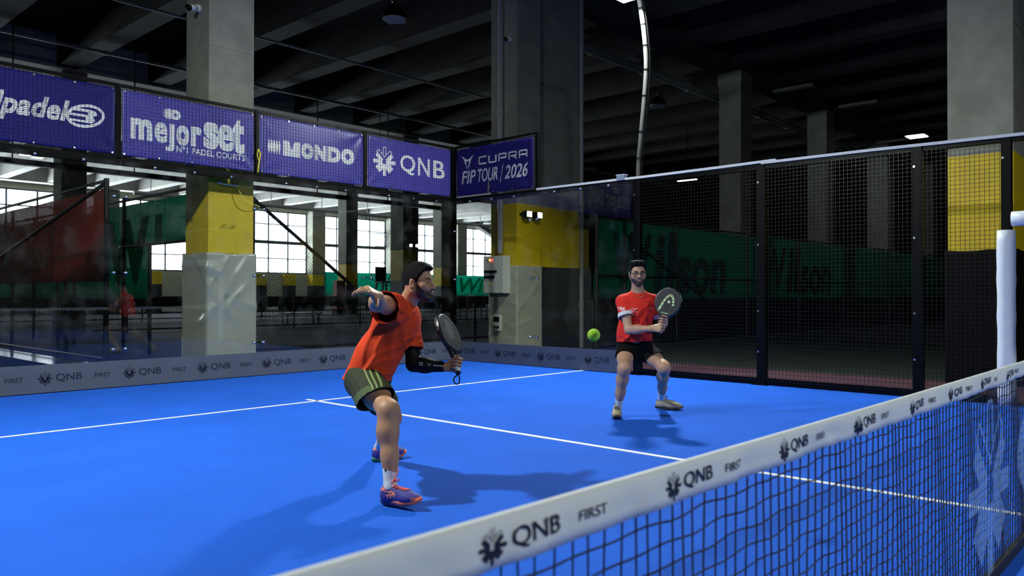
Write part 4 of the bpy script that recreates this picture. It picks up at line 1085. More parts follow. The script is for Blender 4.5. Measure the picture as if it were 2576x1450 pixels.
# ================================================================== PEOPLE
class SDF:
    """smooth union of tapered capsules and ellipsoids, meshed as one surface"""
    def __init__(s): s.ops = []
    def _add(s, kind, lo, hi, fn, k): s.ops.append((kind, np.array(lo), np.array(hi), fn, k)); return s
    def cap(s, a, b, ra, rb=None, k=0.02, F=None, ratio=1.0, sub=False, clip=None):
        a = np.array(a, float); b = np.array(b, float); rb = ra if rb is None else rb
        ab = b - a; l2 = max(float(ab @ ab), 1e-9); R = max(ra, rb) * max(1, 1)
        FF = np.array(F, float) / np.linalg.norm(F) if F is not None else None
        def fn(P):
            x, y, z = P[0] - a[0], P[1] - a[1], P[2] - a[2]
            if FF is not None:
                w = (x * FF[0] + y * FF[1] + z * FF[2]) * (1 / ratio - 1)
                x = x + FF[0] * w; y = y + FF[1] * w; z = z + FF[2] * w
            t = np.clip((x * ab[0] + y * ab[1] + z * ab[2]) / l2, 0, 1)
            d = np.sqrt((x - ab[0] * t) ** 2 + (y - ab[1] * t) ** 2 + (z - ab[2] * t) ** 2) - (ra + (rb - ra) * t)
            d = d * (0.5 + 0.5 * ratio)
            if clip is not None:
                c0, cn = clip; d = np.maximum(d, (P[0] - c0[0]) * cn[0] + (P[1] - c0[1]) * cn[1] + (P[2] - c0[2]) * cn[2])
            return d
        return s._add('sub' if sub else 'add', np.minimum(a, b) - R, np.maximum(a, b) + R, fn, k)
    def ell(s, c, r, M=None, k=0.02, sub=False):
        c = np.array(c, float); r = np.array(r, float); R = r.max()
        M = np.eye(3) if M is None else np.array(M, float)        # rows: local axes
        def fn(P):
            x, y, z = P[0] - c[0], P[1] - c[1], P[2] - c[2]
            u = [(M[i, 0] * x + M[i, 1] * y + M[i, 2] * z) / r[i] for i in range(3)]
            k0 = np.sqrt(u[0] ** 2 + u[1] ** 2 + u[2] ** 2) + 1e-9
            k1 = np.sqrt((u[0] / r[0]) ** 2 + (u[1] / r[1]) ** 2 + (u[2] / r[2]) ** 2) + 1e-9
            return k0 * (k0 - 1) / k1
        return s._add('sub' if sub else 'add', c - R, c + R, fn, k)
    def plane(s, p, n, k=0.006, box=None):
        """keep the side the normal points away from"""
        p = np.array(p, float); n = np.array(n, float); n = n / np.linalg.norm(n)
        lo, hi = (np.array([-9e9] * 3), np.array([9e9] * 3)) if box is None else (np.array(box[0]), np.array(box[1]))
        return s._add('cut', lo, hi, lambda P: (P[0] - p[0]) * n[0] + (P[1] - p[1]) * n[1] + (P[2] - p[2]) * n[2], k)
    def disp(s, fn, lo=None, hi=None):
        return s._add('disp', np.array(lo if lo is not None else [-9e9] * 3), np.array(hi if hi is not None else [9e9] * 3), fn, 0)
    def bounds(s, pad=0.02):
        A = [o for o in s.ops if o[0] == 'add']
        return np.min([o[1] for o in A], 0) - pad, np.max([o[2] for o in A], 0) + pad
    def field(s, lo, hi, h):
        n = [max(4, int(math.ceil((hi[i] - lo[i]) / h)) + 1) for i in range(3)]
        ax = [lo[i] + h * np.arange(n[i]) for i in range(3)]
        f = np.full(n, 0.2, np.float32)
        for kind, a, b, fn, k in s.ops:
            m = k + 3 * h + 0.004
            i0 = [int(np.searchsorted(ax[i], a[i] - m)) for i in range(3)]; i1 = [int(np.searchsorted(ax[i], b[i] + m)) for i in range(3)]
            if any(i1[i] <= i0[i] for i in range(3)): continue
            sl = tuple(slice(i0[i], i1[i]) for i in range(3))
            P = (ax[0][i0[0]:i1[0], None, None], ax[1][None, i0[1]:i1[1], None], ax[2][None, None, i0[2]:i1[2]])
            g = f[sl]
            if kind == 'disp': f[sl] = g + fn(P); continue
            d = fn(P)
            if kind == 'add':
                q = np.maximum(k - np.abs(g - d), 0) / max(k, 1e-6); f[sl] = np.minimum(g, d) - q * q * k * 0.25
            else:
                d = -d if kind == 'sub' else d
                q = np.maximum(k - np.abs(g - d), 0) / max(k, 1e-6); f[sl] = np.maximum(g, d) + q * q * k * 0.25
        return f
    def mesh(s, h, lo=None, hi=None, holes=(), only=None):
        b0, b1 = s.bounds(); lo = b0 if lo is None else np.array(lo, float); hi = b1 if hi is None else np.array(hi, float)
        f = s.field(lo, hi, h); ins = f < 0
        nx, ny, nz = f.shape
        C = [(i, j, k) for i in (0, 1) for j in (0, 1) for k in (0, 1)]
        cnt = np.zeros((nx - 1, ny - 1, nz - 1), np.uint8)
        for i, j, k in C: cnt += ins[i:nx - 1 + i, j:ny - 1 + j, k:nz - 1 + k]
        act = (cnt > 0) & (cnt < 8)
        I = np.argwhere(act); idx = np.full(act.shape, -1, np.int64); idx[act] = np.arange(len(I))
        vals = [f[I[:, 0] + i, I[:, 1] + j, I[:, 2] + k] for i, j, k in C]
        S = np.zeros((len(I), 3)); N = np.zeros(len(I))
        for a in range(8):
            for ax in range(3):
                if C[a][ax] == 0:
                    c2 = list(C[a]); c2[ax] = 1; b = C.index(tuple(c2))
                    m = (vals[a] < 0) != (vals[b] < 0); t = np.where(m, vals[a] / (vals[a] - vals[b] + 1e-12), 0)
                    p = np.repeat(np.array([C[a]], float), len(I), 0); p[:, ax] += t
                    S += p * m[:, None]; N += m
        V = lo + h * (I + S / N[:, None])
        Q = []
        for ax in range(3):
            o = [i for i in range(3) if i != ax]
            sa = [slice(None)] * 3; sb = [slice(None)] * 3; sa[ax] = slice(0, -1); sb[ax] = slice(1, None)
            A = ins[tuple(sa)]; B = ins[tuple(sb)]; E = np.argwhere(A != B)
            E = E[(E[:, o[0]] > 0) & (E[:, o[1]] > 0) & (E[:, o[0]] < f.shape[o[0]] - 1) & (E[:, o[1]] < f.shape[o[1]] - 1)]
            q = []
            for d0, d1 in ((-1, -1), (0, -1), (0, 0), (-1, 0)):
                c = E.copy(); c[:, o[0]] += d0; c[:, o[1]] += d1; q.append(idx[c[:, 0], c[:, 1], c[:, 2]])
            q = np.stack(q, 1); flip = A[E[:, 0], E[:, 1], E[:, 2]]
            if ax == 1: flip = ~flip
            q[~flip] = q[~flip][:, ::-1]; Q.append(q)
        Q = np.concatenate(Q)
        Q = Q[(Q >= 0).all(1)]
        if holes:                                  # leave out what a finer block covers
            c = V[Q].mean(1); keep = np.ones(len(Q), bool)
            for a, b in holes: keep &= ~((c > np.array(a)) & (c < np.array(b))).all(1)
            Q = Q[keep]
        return V, Q

def to_obj(name, blocks, m, parent, base, color=None, cull=None, snap=()):
    V = []; Q = []; o = 0
    for v, q in blocks:
        used = np.unique(q); mp = np.full(len(v), -1); mp[used] = np.arange(len(used))
        V.append(v[used]); Q.append(mp[q] + o); o += len(used)
    V = np.concatenate(V); Q = np.concatenate(Q)
    if cull is not None:
        nn = np.cross(V[Q[:, 2]] - V[Q[:, 0]], V[Q[:, 3]] - V[Q[:, 1]]); nn /= np.linalg.norm(nn, axis=1)[:, None] + 1e-12
        Q = Q[~cull(V[Q].mean(1), nn)]
    for p, n, rad in snap:                    # an even hem
        t = (V - p) @ n; r_ = np.linalg.norm((V - p) - t[:, None] * n, axis=1); m_ = (t > -0.012) & (t < 0.03) & (r_ < rad)
        bd = np.zeros(len(V), bool); ed = np.sort(np.concatenate([Q[:, [0, 1]], Q[:, [1, 2]], Q[:, [2, 3]], Q[:, [3, 0]]]), 1); u_, c_ = np.unique(ed, axis=0, return_counts=True); bd[u_[c_ == 1].ravel()] = True
        m_ &= bd; V[m_] -= t[m_, None] * n
    me = bpy.data.meshes.new(name)
    me.from_pydata((V - np.array(base)).tolist(), [], Q.tolist()); me.update()
    me.polygons.foreach_set('use_smooth', [True] * len(me.polygons))
    for q in (m if isinstance(m, (list, tuple)) else [m]): me.materials.append(q)
    if color is not None:
        a = me.color_attributes.new('Col', 'FLOAT_COLOR', 'POINT')
        c = np.ones((len(V), 4), np.float32); c[:, :3] = color(V); a.data.foreach_set('color', c.ravel())
    ob = bpy.data.objects.new(name, me); COL.objects.link(ob); ob.parent = parent
    return ob

def nrm(v): v = np.array(v, float); return v / np.linalg.norm(v)
def lerp(a, b, t): return np.array(a) * (1 - t) + np.array(b) * t
def smooth(x, a, b): t = np.clip((x - a) / (b - a), 0, 1); return t * t * (3 - 2 * t)

class Head:
    """head in its own axes: x left, y forward, z up, origin between the eyes inside the skull"""
    def __init__(s, c, fwd, up, sc=1.0):
        s.c = np.array(c, float); s.f = nrm(fwd); u = np.array(up, float); s.u = nrm(u - s.f * (u @ s.f)); s.l = np.cross(s.u, s.f); s.sc = sc
        s.M = np.stack([s.l, s.f, s.u])
    def P(s, x, y, z): return s.c + (s.l * x + s.f * y + s.u * z) * s.sc
    def local(s, V): return (V - s.c) @ s.M.T / s.sc
    def build(s, S, neck_b, neck_r=0.056, k=1.0):
        sc = s.sc; P = s.P
        def e(c, r, k=0.02, sub=False, M=None): S.ell(P(*c), np.array(r) * sc, s.M if M is None else M, k * sc, sub)
        def c(a, b, ra, rb=None, k=0.015, sub=False): S.cap(P(*a), P(*b), ra * sc, (rb if rb else ra) * sc, k * sc, sub=sub)
        e((0, -0.012, 0.042), (0.074, 0.097, 0.086), 0.01)
        e((0, 0.03, -0.02), (0.060, 0.060, 0.085), 0.03)
        for q in (-1, 1):
            c((q * 0.054, -0.005, -0.045), (q * 0.016, 0.072, -0.098), 0.020, 0.018, 0.03)
            e((q * 0.046, 0.056, -0.022), (0.022, 0.024, 0.022), 0.03)
            c((q * 0.012, 0.082, 0.020), (q * 0.042, 0.070, 0.020), 0.010, 0.009, 0.014)
        e((0, 0.074, -0.100), (0.022, 0.018, 0.018), 0.02)
        c((0, 0.082, 0.018), (0, 0.100, -0.014), 0.0075, 0.010, 0.012)
        c((0, 0.098, -0.014), (0, 0.110, -0.028), 0.009, 0.0115, 0.008)
        for q in (-1, 1): e((q * 0.0135, 0.096, -0.032), (0.008, 0.012, 0.0085), 0.006)
        e((0, 0.082, -0.062), (0.030, 0.016, 0.024), 0.015)
        e((0, 0.095, -0.0595), (0.023, 0.0075, 0.0055), 0.005)
        e((0, 0.093, -0.0705), (0.020, 0.0085, 0.0065), 0.005)
        c((-0.022, 0.099, -0.0648), (0.022, 0.099, -0.0648), 0.0022, None, 0.004, True)
        for q in (-1, 1):
            e((q * 0.032, 0.088, 0.0), (0.019, 0.013, 0.0115), 0.010, True)
            e((q * 0.031, 0.0665, 0.0005), (0.0135, 0.0135, 0.0135), 0.004)
            c((q * 0.019, 0.079, 0.0062), (q * 0.044, 0.073, 0.0058), 0.0035, 0.0032, 0.004)
            c((q * 0.019, 0.077, -0.0075), (q * 0.043, 0.071, -0.0065), 0.0032, 0.003, 0.005)
            e((q * 0.0085, 0.103, -0.0395), (0.0035, 0.005, 0.003), 0.003, True)
            ax = np.stack([nrm(s.l + s.f * (-0.45 * q)), nrm(s.f + s.l * 0.45 * q), s.u])
            e((q * 0.077, -0.014, -0.004), (0.0085, 0.019, 0.031), 0.008, False, ax)
            e((q * 0.0855, -0.006, -0.002), (0.006, 0.009, 0.018), 0.004, True, ax)
        nb = np.array(neck_b)
        S.cap(P(0, -0.028, -0.045), nb, neck_r * sc, neck_r * 1.08 * sc, 0.03)
    def colors(s, V, col, skin, beard, lips, brow, cheek=0.0, low=-0.03):
        q = s.local(V); x, y, z = q[:, 0], q[:, 1], q[:, 2]; ax = np.abs(x)
        near = (np.abs(q) < 0.2).all(1)
        wob = 0.0025 * np.sin(900 * x + 700 * z) * np.sin(800 * y)
        side = smooth(y, 0.012, 0.026) * smooth(-y, -0.05, -0.035)                      # sideburns
        # cheek line: high at the sideburn, falling towards the mouth corner
        line = 0.004 - 0.054 * smooth(y, 0.016, 0.072)
        b = smooth(line - z + wob, -0.016, 0.018) * smooth(y, -0.004, 0.020) * smooth(z, -0.135, -0.118)
        chinfree = smooth(ax, 0.0, 0.02)
        m = smooth(0.0105 - 0.08 * ax - np.abs(z + 0.0475 + 0.35 * np.maximum(0, ax - 0.014)), 0.0, 0.006) * smooth(y, 0.062, 0.075) * smooth(0.045 - ax, 0, 0.010)
        b = np.maximum(b, m)
        b = np.where(near & (z < 0.03), b, 0)[:, None]
        col = col * (1 - b * 0.96) + np.array(beard) * b * 0.96
        lp = smooth(1.05 - np.hypot(ax / 0.025, (z + 0.0652) / 0.0125), 0, 0.25) * smooth(y, 0.078, 0.086)
        lp = np.where(near, lp, 0)[:, None]; col = col * (1 - lp * 0.8) + np.array(lips) * lp * 0.8
        bz = 0.0235 + 0.004 * smooth(ax, 0.015, 0.03) - 0.006 * smooth(ax, 0.036, 0.052)
        bw = smooth(0.0078 - np.abs(z - bz) * (1 + 8 * np.maximum(0, ax - 0.03)), 0, 0.0025) * smooth(ax, 0.009, 0.015) * smooth(0.056 - ax, 0, 0.008) * smooth(y, 0.04, 0.055)
        bw = np.where(near, bw, 0)[:, None]; col = col * (1 - bw * 0.93) + np.array(brow) * bw * 0.93
        rim = smooth(0.0032 - np.abs(np.hypot((ax - 0.0315) * 0.62, (z - 0.0)) - 0.0085), 0, 0.003) * smooth(y, 0.055, 0.065) * smooth(z, -0.004, 0.003)
        rim = np.where(near, rim, 0)[:, None]; col = col * (1 - rim * 0.6) + np.array(brow) * rim * 0.6
        return col
    def eyes(s, parent, base, look=(0, 0)):
        for q in (-1, 1):
            bm = bmesh.new(); bmesh.ops.create_uvsphere(bm, u_segments=28, v_segments=20, radius=0.0136 * s.sc)
            M = Matrix([[*s.l, 0], [*s.f, 0], [*s.u, 0], [0, 0, 0, 1]]).transposed().to_4x4()
            R = Matrix.Rotation(-PI / 2 , 4, 'X')
            vs = []; b = MB()
            c = s.P(q * 0.031, 0.0672, 0.0005)
            L = nrm(s.f + s.l * look[0] + s.u * look[1]); A = nrm(np.cross(s.u, L)); U = np.cross(L, A)
            bm.verts.index_update(); bm.faces.ensure_lookup_table()
            pts = [c + A * v.co.x + U * v.co.y + L * v.co.z - np.array(base) for v in bm.verts]
            for f in bm.faces:
                zc = sum(v.co.z for v in f.verts) / len(f.verts) / (0.0136 * s.sc)
                b.mi.append(2 if zc > 0.95 else 1 if zc > 0.84 else 0)
            b.v = [tuple(p) for p in pts]; b.f = [[v.index for v in f.verts] for f in bm.faces]; bm.free()
            b.build('eye', [mat('eye_white', (0.62, 0.60, 0.56), 0.15), mat('iris_brown', (0.035, 0.016, 0.008), 0.1), mat('pupil', (0.003, 0.003, 0.003), 0.1)], parent, True)

FING = [(0.045, 0.026, 0.021, 0.0092), (0.049, 0.030, 0.021, 0.0094), (0.046, 0.028, 0.021, 0.0090), (0.036, 0.022, 0.019, 0.0080)]
def hand(S, w, d, t, left, curl, thumb, spread=(0.12, 0.03, -0.05, -0.14), r=1.0):
    """w wrist, d towards the knuckles, t towards the thumb side; curl = three bend angles for each finger"""
    d = nrm(d); t = np.array(t, float); t = nrm(t - d * (t @ d)); n = np.cross(d, t) if left else np.cross(t, d); w = np.array(w, float)
    K = [w + d * q + t * o for q, o in ((0.088, 0.031), (0.091, 0.010), (0.087, -0.011), (0.080, -0.030))]
    for i, kn in enumerate(K):
        S.cap(w + t * (0.012 - 0.008 * i) + d * 0.012, kn, 0.0150 * r, 0.0125 * r, 0.016)
    S.ell(w + d * 0.036 + t * 0.020 + n * 0.010, (0.028, 0.017, 0.018), np.stack([d, t, n]), 0.014)
    S.ell(w + d * 0.036 - t * 0.018 + n * 0.008, (0.030, 0.014, 0.015), np.stack([d, t, n]), 0.014)
    for i in range(4):
        L = FING[i]; p = K[i]; a = 0; dd = nrm(d + t * spread[i])
        for j in range(3):
            a += curl[i][j]; q = p + (dd * math.cos(a) + n * math.sin(a)) * L[j]
            S.cap(p, q, L[3] * (1.0 - 0.08 * j) * r, L[3] * (0.94 - 0.09 * j) * r, 0.006 if j else 0.008); p = q
    b = w + d * 0.024 + t * 0.024 + n * 0.008
    m = b + nrm(d * thumb[0][0] + t * thumb[0][1] + n * thumb[0][2]) * 0.040
    q = m + nrm(d * thumb[1][0] + t * thumb[1][1] + n * thumb[1][2]) * 0.032
    e = q + nrm(d * thumb[2][0] + t * thumb[2][1] + n * thumb[2][2]) * 0.024
    S.cap(b, m, 0.0140 * r, 0.0115 * r, 0.014); S.cap(m, q, 0.0112 * r, 0.0100 * r, 0.006); S.cap(q, e, 0.0102 * r, 0.0080 * r, 0.005)
    lo = np.min([w - 0.03, e, p] + K, 0) - 0.09; hi = np.max([w + 0.03, e, p] + K, 0) + 0.09
    lo = w + d * 0.055 - 0.12; hi = w + d * 0.055 + 0.12
    return lo, hi, n
GRIP = [(1.15, 1.25, 0.7)] * 4

def limb_arm(S, sh, el, wr, fat=1.0):
    sh, el, wr = map(np.array, (sh, el, wr))
    S.cap(sh, el, 0.052 * fat, 0.040 * fat, 0.03); S.ell(lerp(sh, el, 0.45), (0.048 * fat,) * 3, None, 0.04)
    S.cap(el, lerp(el, wr, 0.35), 0.040 * fat, 0.043 * fat, 0.03); S.cap(lerp(el, wr, 0.35), wr, 0.043 * fat, 0.0265 * fat, 0.03)
def limb_leg(S, hip, kn, an, fwd, fat=1.0):
    hip, kn, an = map(np.array, (hip, kn, an)); fwd = nrm(fwd); g = lambda t: lerp(kn, an, t)
    S.cap(hip, lerp(hip, kn, 0.5), 0.090 * fat, 0.074 * fat, 0.05); S.cap(lerp(hip, kn, 0.5) + fwd * 0.006, kn, 0.074 * fat, 0.052 * fat, 0.05)
    S.ell(kn + fwd * 0.014, (0.042 * fat, 0.042 * fat, 0.046 * fat), None, 0.05)
    S.ell(lerp(hip, kn, 0.84) + fwd * 0.020 + np.cross(fwd, nrm(kn - hip)) * 0.024, (0.030, 0.030, 0.036), None, 0.05)
    S.cap(kn, g(0.28) - fwd * 0.008, 0.050 * fat, 0.053 * fat, 0.06)
    S.cap(g(0.28) - fwd * 0.008, g(0.62), 0.053 * fat, 0.041 * fat, 0.06)
    S.cap(g(0.60), an, 0.0415 * fat, 0.032 * fat, 0.05)
    S.cap(g(0.10) + fwd * 0.026, g(0.75) + fwd * 0.010, 0.018, 0.018, 0.05)

def decal(target, o, r, u, n, vf, m, name, lift=0.0015, sub=0.012, parent=None):
    """print vf (2d, metres) cast along -n on to the surface of target"""
    me = target.data; off = target.parent.location if target.parent else Vector((0, 0, 0))
    bv = BVHTree.FromPolygons([v.co + off for v in me.vertices], [list(p.vertices) for p in me.polygons])
    o, r, u, n = Vector(o), Vector(r).normalized(), Vector(u).normalized(), Vector(n).normalized()
    bm = bmesh.new(); V = [bm.verts.new((x, y, 0)) for x, y in vf[0]]
    for f in vf[1]:
        try: bm.faces.new([V[i] for i in f])
        except ValueError: pass
    bmesh.ops.triangulate(bm, faces=bm.faces[:])
    for _ in range(5):
        es = [e for e in bm.edges if e.calc_length() > sub]
        if not es: break
        bmesh.ops.subdivide_edges(bm, edges=es, cuts=1); bmesh.ops.triangulate(bm, faces=bm.faces[:])
    dead = []
    for v in bm.verts:
        p = o + r * v.co.x + u * v.co.y
        hit = bv.ray_cast(p + n * 0.35, -n, 0.7)
        if hit[0] is None: dead.append(v); continue
        v.co = hit[0] + hit[1] * lift * (1 if hit[1].dot(n) > 0 else -1) - off
    bmesh.ops.delete(bm, geom=dead, context='VERTS')
    if not bm.faces: bm.free(); return None
    return MB().bm(bm).build(name, m, target if parent is None else parent, True)

def folds(lst, amp):
    """cloth folds: each (centre, along, across, width, length)"""
    def fn(P):
        h = 0
        for c, al, ac, w, ln, a in lst:
            x, y, z = P[0] - c[0], P[1] - c[1], P[2] - c[2]
            s_ = x * al[0] + y * al[1] + z * al[2]; t_ = x * ac[0] + y * ac[1] + z * ac[2]
            t_ = t_ + 0.25 * s_ * s_ / max(ln, 0.01)
            h = h - amp * a * np.exp(-(t_ / w) ** 2 - (s_ / ln) ** 2)
        return h
    return fn

# ---- shoe: heel at the origin, toe along +x, z up
def shoe(name, parent, base, heel, yaw, pitch, cols, lace_m, mark=None, tails=True, L=0.285, roll=0.0):
    M = Matrix.Translation(Vector(heel)) @ Matrix.Rotation(yaw, 4, 'Z') @ Matrix.Rotation(pitch, 4, 'Y') @ Matrix.Rotation(roll, 4, 'X')
    k = L / 0.285
    S = SDF()
    S.ell((0.045, 0, 0.058), (0.046, 0.036, 0.046), None, 0.02)
    S.cap((0.05, 0, 0.05), (0.055, 0, 0.088), 0.036, 0.036, 0.02)
    S.cap((0.06, 0, 0.050), (0.19, 0, 0.040), 0.037, 0.040, 0.03)
    S.ell((0.205, 0, 0.040), (0.072, 0.048, 0.032), None, 0.03)
    S.cap((0.075, 0, 0.088), (0.165, 0, 0.062), 0.024, 0.020, 0.03)
    S.cap((0.07, 0, 0.09), (0.082, 0, 0.118), 0.022, 0.018, 0.015)      # tongue
    S.plane((0, 0, 0.022), (0, 0, -1), 0.004)
    V, Q = S.mesh(0.006)
    V = V * k
    def tr(vs): return [tuple(M @ Vector(v) - Vector(base)) for v in vs]
    col = np.repeat(np.array([cols['upper']], float), len(V), 0)
    def mixc(mask, c): 
        nonlocal col
        col = col * (1 - mask[:, None]) + np.array(c) * mask[:, None]
    x, z = V[:, 0] / k, V[:, 2] / k
    mixc(smooth(x, 0.235, 0.255) * smooth(0.052 - z, 0, 0.01), cols['toe'])
    mixc(smooth(0.012 - np.abs(z - 0.094 + 0.1 * np.maximum(0, x - 0.06)), 0, 0.006) * smooth(0.075 - x, 0, 0.02), cols['collar'])
    if 'heel' in cols: mixc(smooth(0.03 - x, 0, 0.02), cols['heel'])
    b = MB(); b.add(tr(V), Q.tolist()); up = b.build('shoe', attr_mat('shoe_fabric', 0.6, 0.3, 0.2, 160), parent, True)
    a = up.data.color_attributes.new('Col', 'FLOAT_COLOR', 'POINT'); c4 = np.ones((len(V), 4), np.float32); c4[:, :3] = col; a.data.foreach_set('color', c4.ravel())
    # sole
    out = []
    n = 30
    for i in range(n):
        t = 2 * PI * i / n; cx = math.cos(t); xx = 0.14 + 0.148 * cx; w = 0.037 + 0.012 * smooth(np.array(xx), 0.1, 0.21) - 0.004 * math.exp(-((xx - 0.12) / 0.03) ** 2)
        out.append((xx, float(w) * math.sin(t) * (1 if abs(math.sin(t)) > 0.3 else 1)))
    sb = MB(); lv = [(0.0, 0.90), (0.006, 0.98), (0.018, 1.03), (0.030, 1.0)]
    vs = []
    for z_, s_ in lv:
        for xx, yy in out: vs.append((((xx - 0.14) * s_ + 0.14) * k, yy * s_ * k, (z_ + 0.018 * max(0, (xx - 0.21) / 0.08) ** 2) * k))
    fs = [tuple(range(n - 1, -1, -1)), tuple(3 * n + i for i in range(n))]
    for j in range(3):
        for i in range(n): fs.append((j * n + i, j * n + (i + 1) % n, (j + 1) * n + (i + 1) % n, (j + 1) * n + i))
    sb.add(tr(vs), fs); so = sb.build('sole', attr_mat('shoe_sole', 0.6, 0.3, 0.05, 60), up, True)
    a = so.data.color_attributes.new('Col', 'FLOAT_COLOR', 'POINT'); c4 = np.ones((len(vs), 4), np.float32)
    vv = np.array(vs) / k
    f_ = smooth(vv[:, 0], 0.10, 0.16) * smooth(vv[:, 2], 0.004, 0.010); c4[:, :3] = np.array(cols['sole']) * (1 - f_[:, None]) + np.array(cols['side']) * f_[:, None]
    a.data.foreach_set('color', c4.ravel())
    # laces
    bv = BVHTree.FromPolygons([Vector(v) for v in V], Q.tolist())
    lb = MB()
    def surf(x_, y_):
        h = bv.ray_cast(Vector((x_ * k, y_ * k, 0.2)), Vector((0, 0, -1)), 0.3); return (h[0] + Vector((0, 0, 0.003))) if h[0] else Vector((x_ * k, y_ * k, 0.07))
    for i in range(6):
        x_ = 0.105 + 0.017 * i
        lb.tube([M @ surf(x_, -0.022 + 0.0088 * j) - Vector(base) for j in range(6)], 0.0028, 5)
        lb.tube([M @ surf(x_ + 0.017 * j / 5, -0.022 + 0.0088 * j) - Vector(base) for j in range(6)], 0.0028, 5)
    p0 = surf(0.10, 0) + Vector((0, 0, 0.003))
    for s_ in (-1, 1):
        lb.tube([M @ (p0 + Vector(q)) - Vector(base) for q in ((0, 0, 0), (0.012, s_ * 0.015, 0.012), (0.018, s_ * 0.032, 0.010), (0.012, s_ * 0.030, 0.0), (0, 0, 0))], 0.003, 5)
        if tails: lb.tube([M @ (p0 + Vector(q)) - Vector(base) for q in ((0, 0, 0), (0.018, s_ * 0.012, 0.03 + 0.012 * s_), (0.034, s_ * 0.014, 0.045 + 0.03 * s_))], 0.003, 5)
    lb.build('laces', lace_m, up, True)
    if mark:
        vf, mm = mark
        inv = M
        for s_ in (-1,):
            n_ = (M.to_3x3() @ Vector((0, s_, 0.25))); r_ = M.to_3x3() @ Vector((1, 0, 0)); u_ = M.to_3x3() @ Vector((0, 0.25, 1))
            class T: pass
            decal(up, M @ Vector((0.115 * k, 0, 0.058 * k)), r_, u_, n_, vf, mm, 'side_mark', 0.0018, 0.02, up)
    return up

# ---- padel racket: butt at the origin, tip along +z, face along y
M_RBLK = mat('racket_carbon', (0.016, 0.017, 0.019), 0.35, spec=0.6)
M_RFACE = mat('racket_face', (0.030, 0.033, 0.037), 0.45, var=0.3, scale=120)
M_GRIPW = mat('white_grip', (0.78, 0.80, 0.82), 0.6, bump=0.3, bscale=120)
def racket(name, label, butt, axis, face, mark, band_m, cord=True):
    a = nrm(axis); f = np.array(face, float); f = nrm(f - a * (f @ a)); x = np.cross(f, a)
    R = Matrix([[x[i], f[i], a[i]] for i in range(3)]).to_4x4(); e = empty(name, butt, label, 'racket'); e.matrix_world = Matrix.Translation(Vector(butt)) @ R
    def outline(s, n=56):
        P = []
        for i in range(n):
            t = 2 * PI * i / n; c_, s_ = math.cos(t), math.sin(t)
            w = 0.130; h = 0.140
            z = 0.313 + h * s_ * (1.0 if s_ > 0 else 1.05); xx = w * np.sign(c_) * abs(c_) ** 0.92
            xx *= 1 - 0.10 * max(0, -s_) ** 1.5
            P.append((xx * s, 0.313 + (z - 0.313) * s))
        return P
    def shell(levels, nm, m, par):
        b = MB(); vs = []; n = 56
        for s, y in levels:
            vs += [(p[0], y, p[1]) for p in outline(s)]
        fs = []
        for j in range(len(levels) - 1):
            for i in range(n): fs.append((j * n + i, (j + 1) * n + i, (j + 1) * n + (i + 1) % n, j * n + (i + 1) % n))
        fs.append(tuple(range(n))); fs.append(tuple(reversed(range((len(levels) - 1) * n, len(levels) * n))))
        b.add(vs, fs); return b.build(nm, m, par, True)
    fr = shell([(0.945, 0.0185), (0.985, 0.016), (1.0, 0.009), (1.0, -0.009), (0.985, -0.016), (0.945, -0.0185)], 'frame', M_RBLK, e)
    for s in (-1, 1):
        b = MB(); b.add([(p[0], s * 0.0192, p[1]) for p in outline(0.93)], [tuple(range(56)) if s < 0 else tuple(reversed(range(56)))]); fc = b.build('face', M_RFACE, e)
        h = MB(); rr = random.Random(2)
        for i in range(-6, 7):
            for j in range(-6, 7):
                X = i * 0.0185 + (j % 2) * 0.009; Z = 0.315 + j * 0.0175
                if (X / 0.105) ** 2 + ((Z - 0.315) / 0.115) ** 2 < 1: h.add([(X + 0.0048 * math.cos(q * PI / 5), s * 0.0196, Z + 0.0048 * math.sin(q * PI / 5)) for q in range(10)], [tuple(range(10)) if s < 0 else tuple(reversed(range(10)))])
        h.build('hole_pattern', mat('hole_black', (0.004, 0.004, 0.004), 0.8), fc)
    b = MB()
    for s in (-1, 1): b.bar((s * 0.050, 0, 0.200), (s * 0.012, 0, 0.118), 0.030, 0.022, (0, 1, 0))
    b.bar((-0.05, 0, 0.19), (0.05, 0, 0.19), 0.03, 0.034, (0, 1, 0)); b.build('throat', M_RBLK, e)
    b = MB(); pr = [(0.0165 + 0.0006 * (i % 2) + 0.0015 * (i < 2), 0.006 + 0.118 * i / 24) for i in range(25)]; b.lathe((0, 0, 0), pr, 16); b.build('grip', M_GRIPW, e, True)
    MB().lathe((0, 0, 0), [(0.012, -0.006), (0.0195, -0.002), (0.0195, 0.008), (0.017, 0.012)], 16).build('butt_cap', M_RBLK, e, True)
    if cord:
        MB().tube(spline([(0.0, 0.0, -0.004), (0.012, -0.006, -0.018), (0.034, -0.02, -0.040), (0.040, -0.025, -0.066), (0.024, -0.02, -0.082), (0.004, -0.01, -0.070), (-0.006, -0.004, -0.035), (-0.002, 0, -0.006)]), 0.0042, 7).build('wrist_cord', M_BLACK, e, True)
    for vf, m, s in mark:
        b = MB(); V = [(p[0] * (1 if s < 0 else -1), s * 0.0203, p[1]) for p in vf[0]]; b.add(V, vf[1]); b.build('emblem', m, e)
    if band_m:
        b = MB(); o = outline(1.006)
        for i in range(18, 26): 
            p, q = o[i], o[i + 1]; b.add([(p[0], -0.011, p[1]), (q[0], -0.011, q[1]), (q[0], 0.011, q[1]), (p[0], 0.011, p[1])], [(0, 1, 2, 3)])
        b.build('edge_band', band_m, e)
    return e

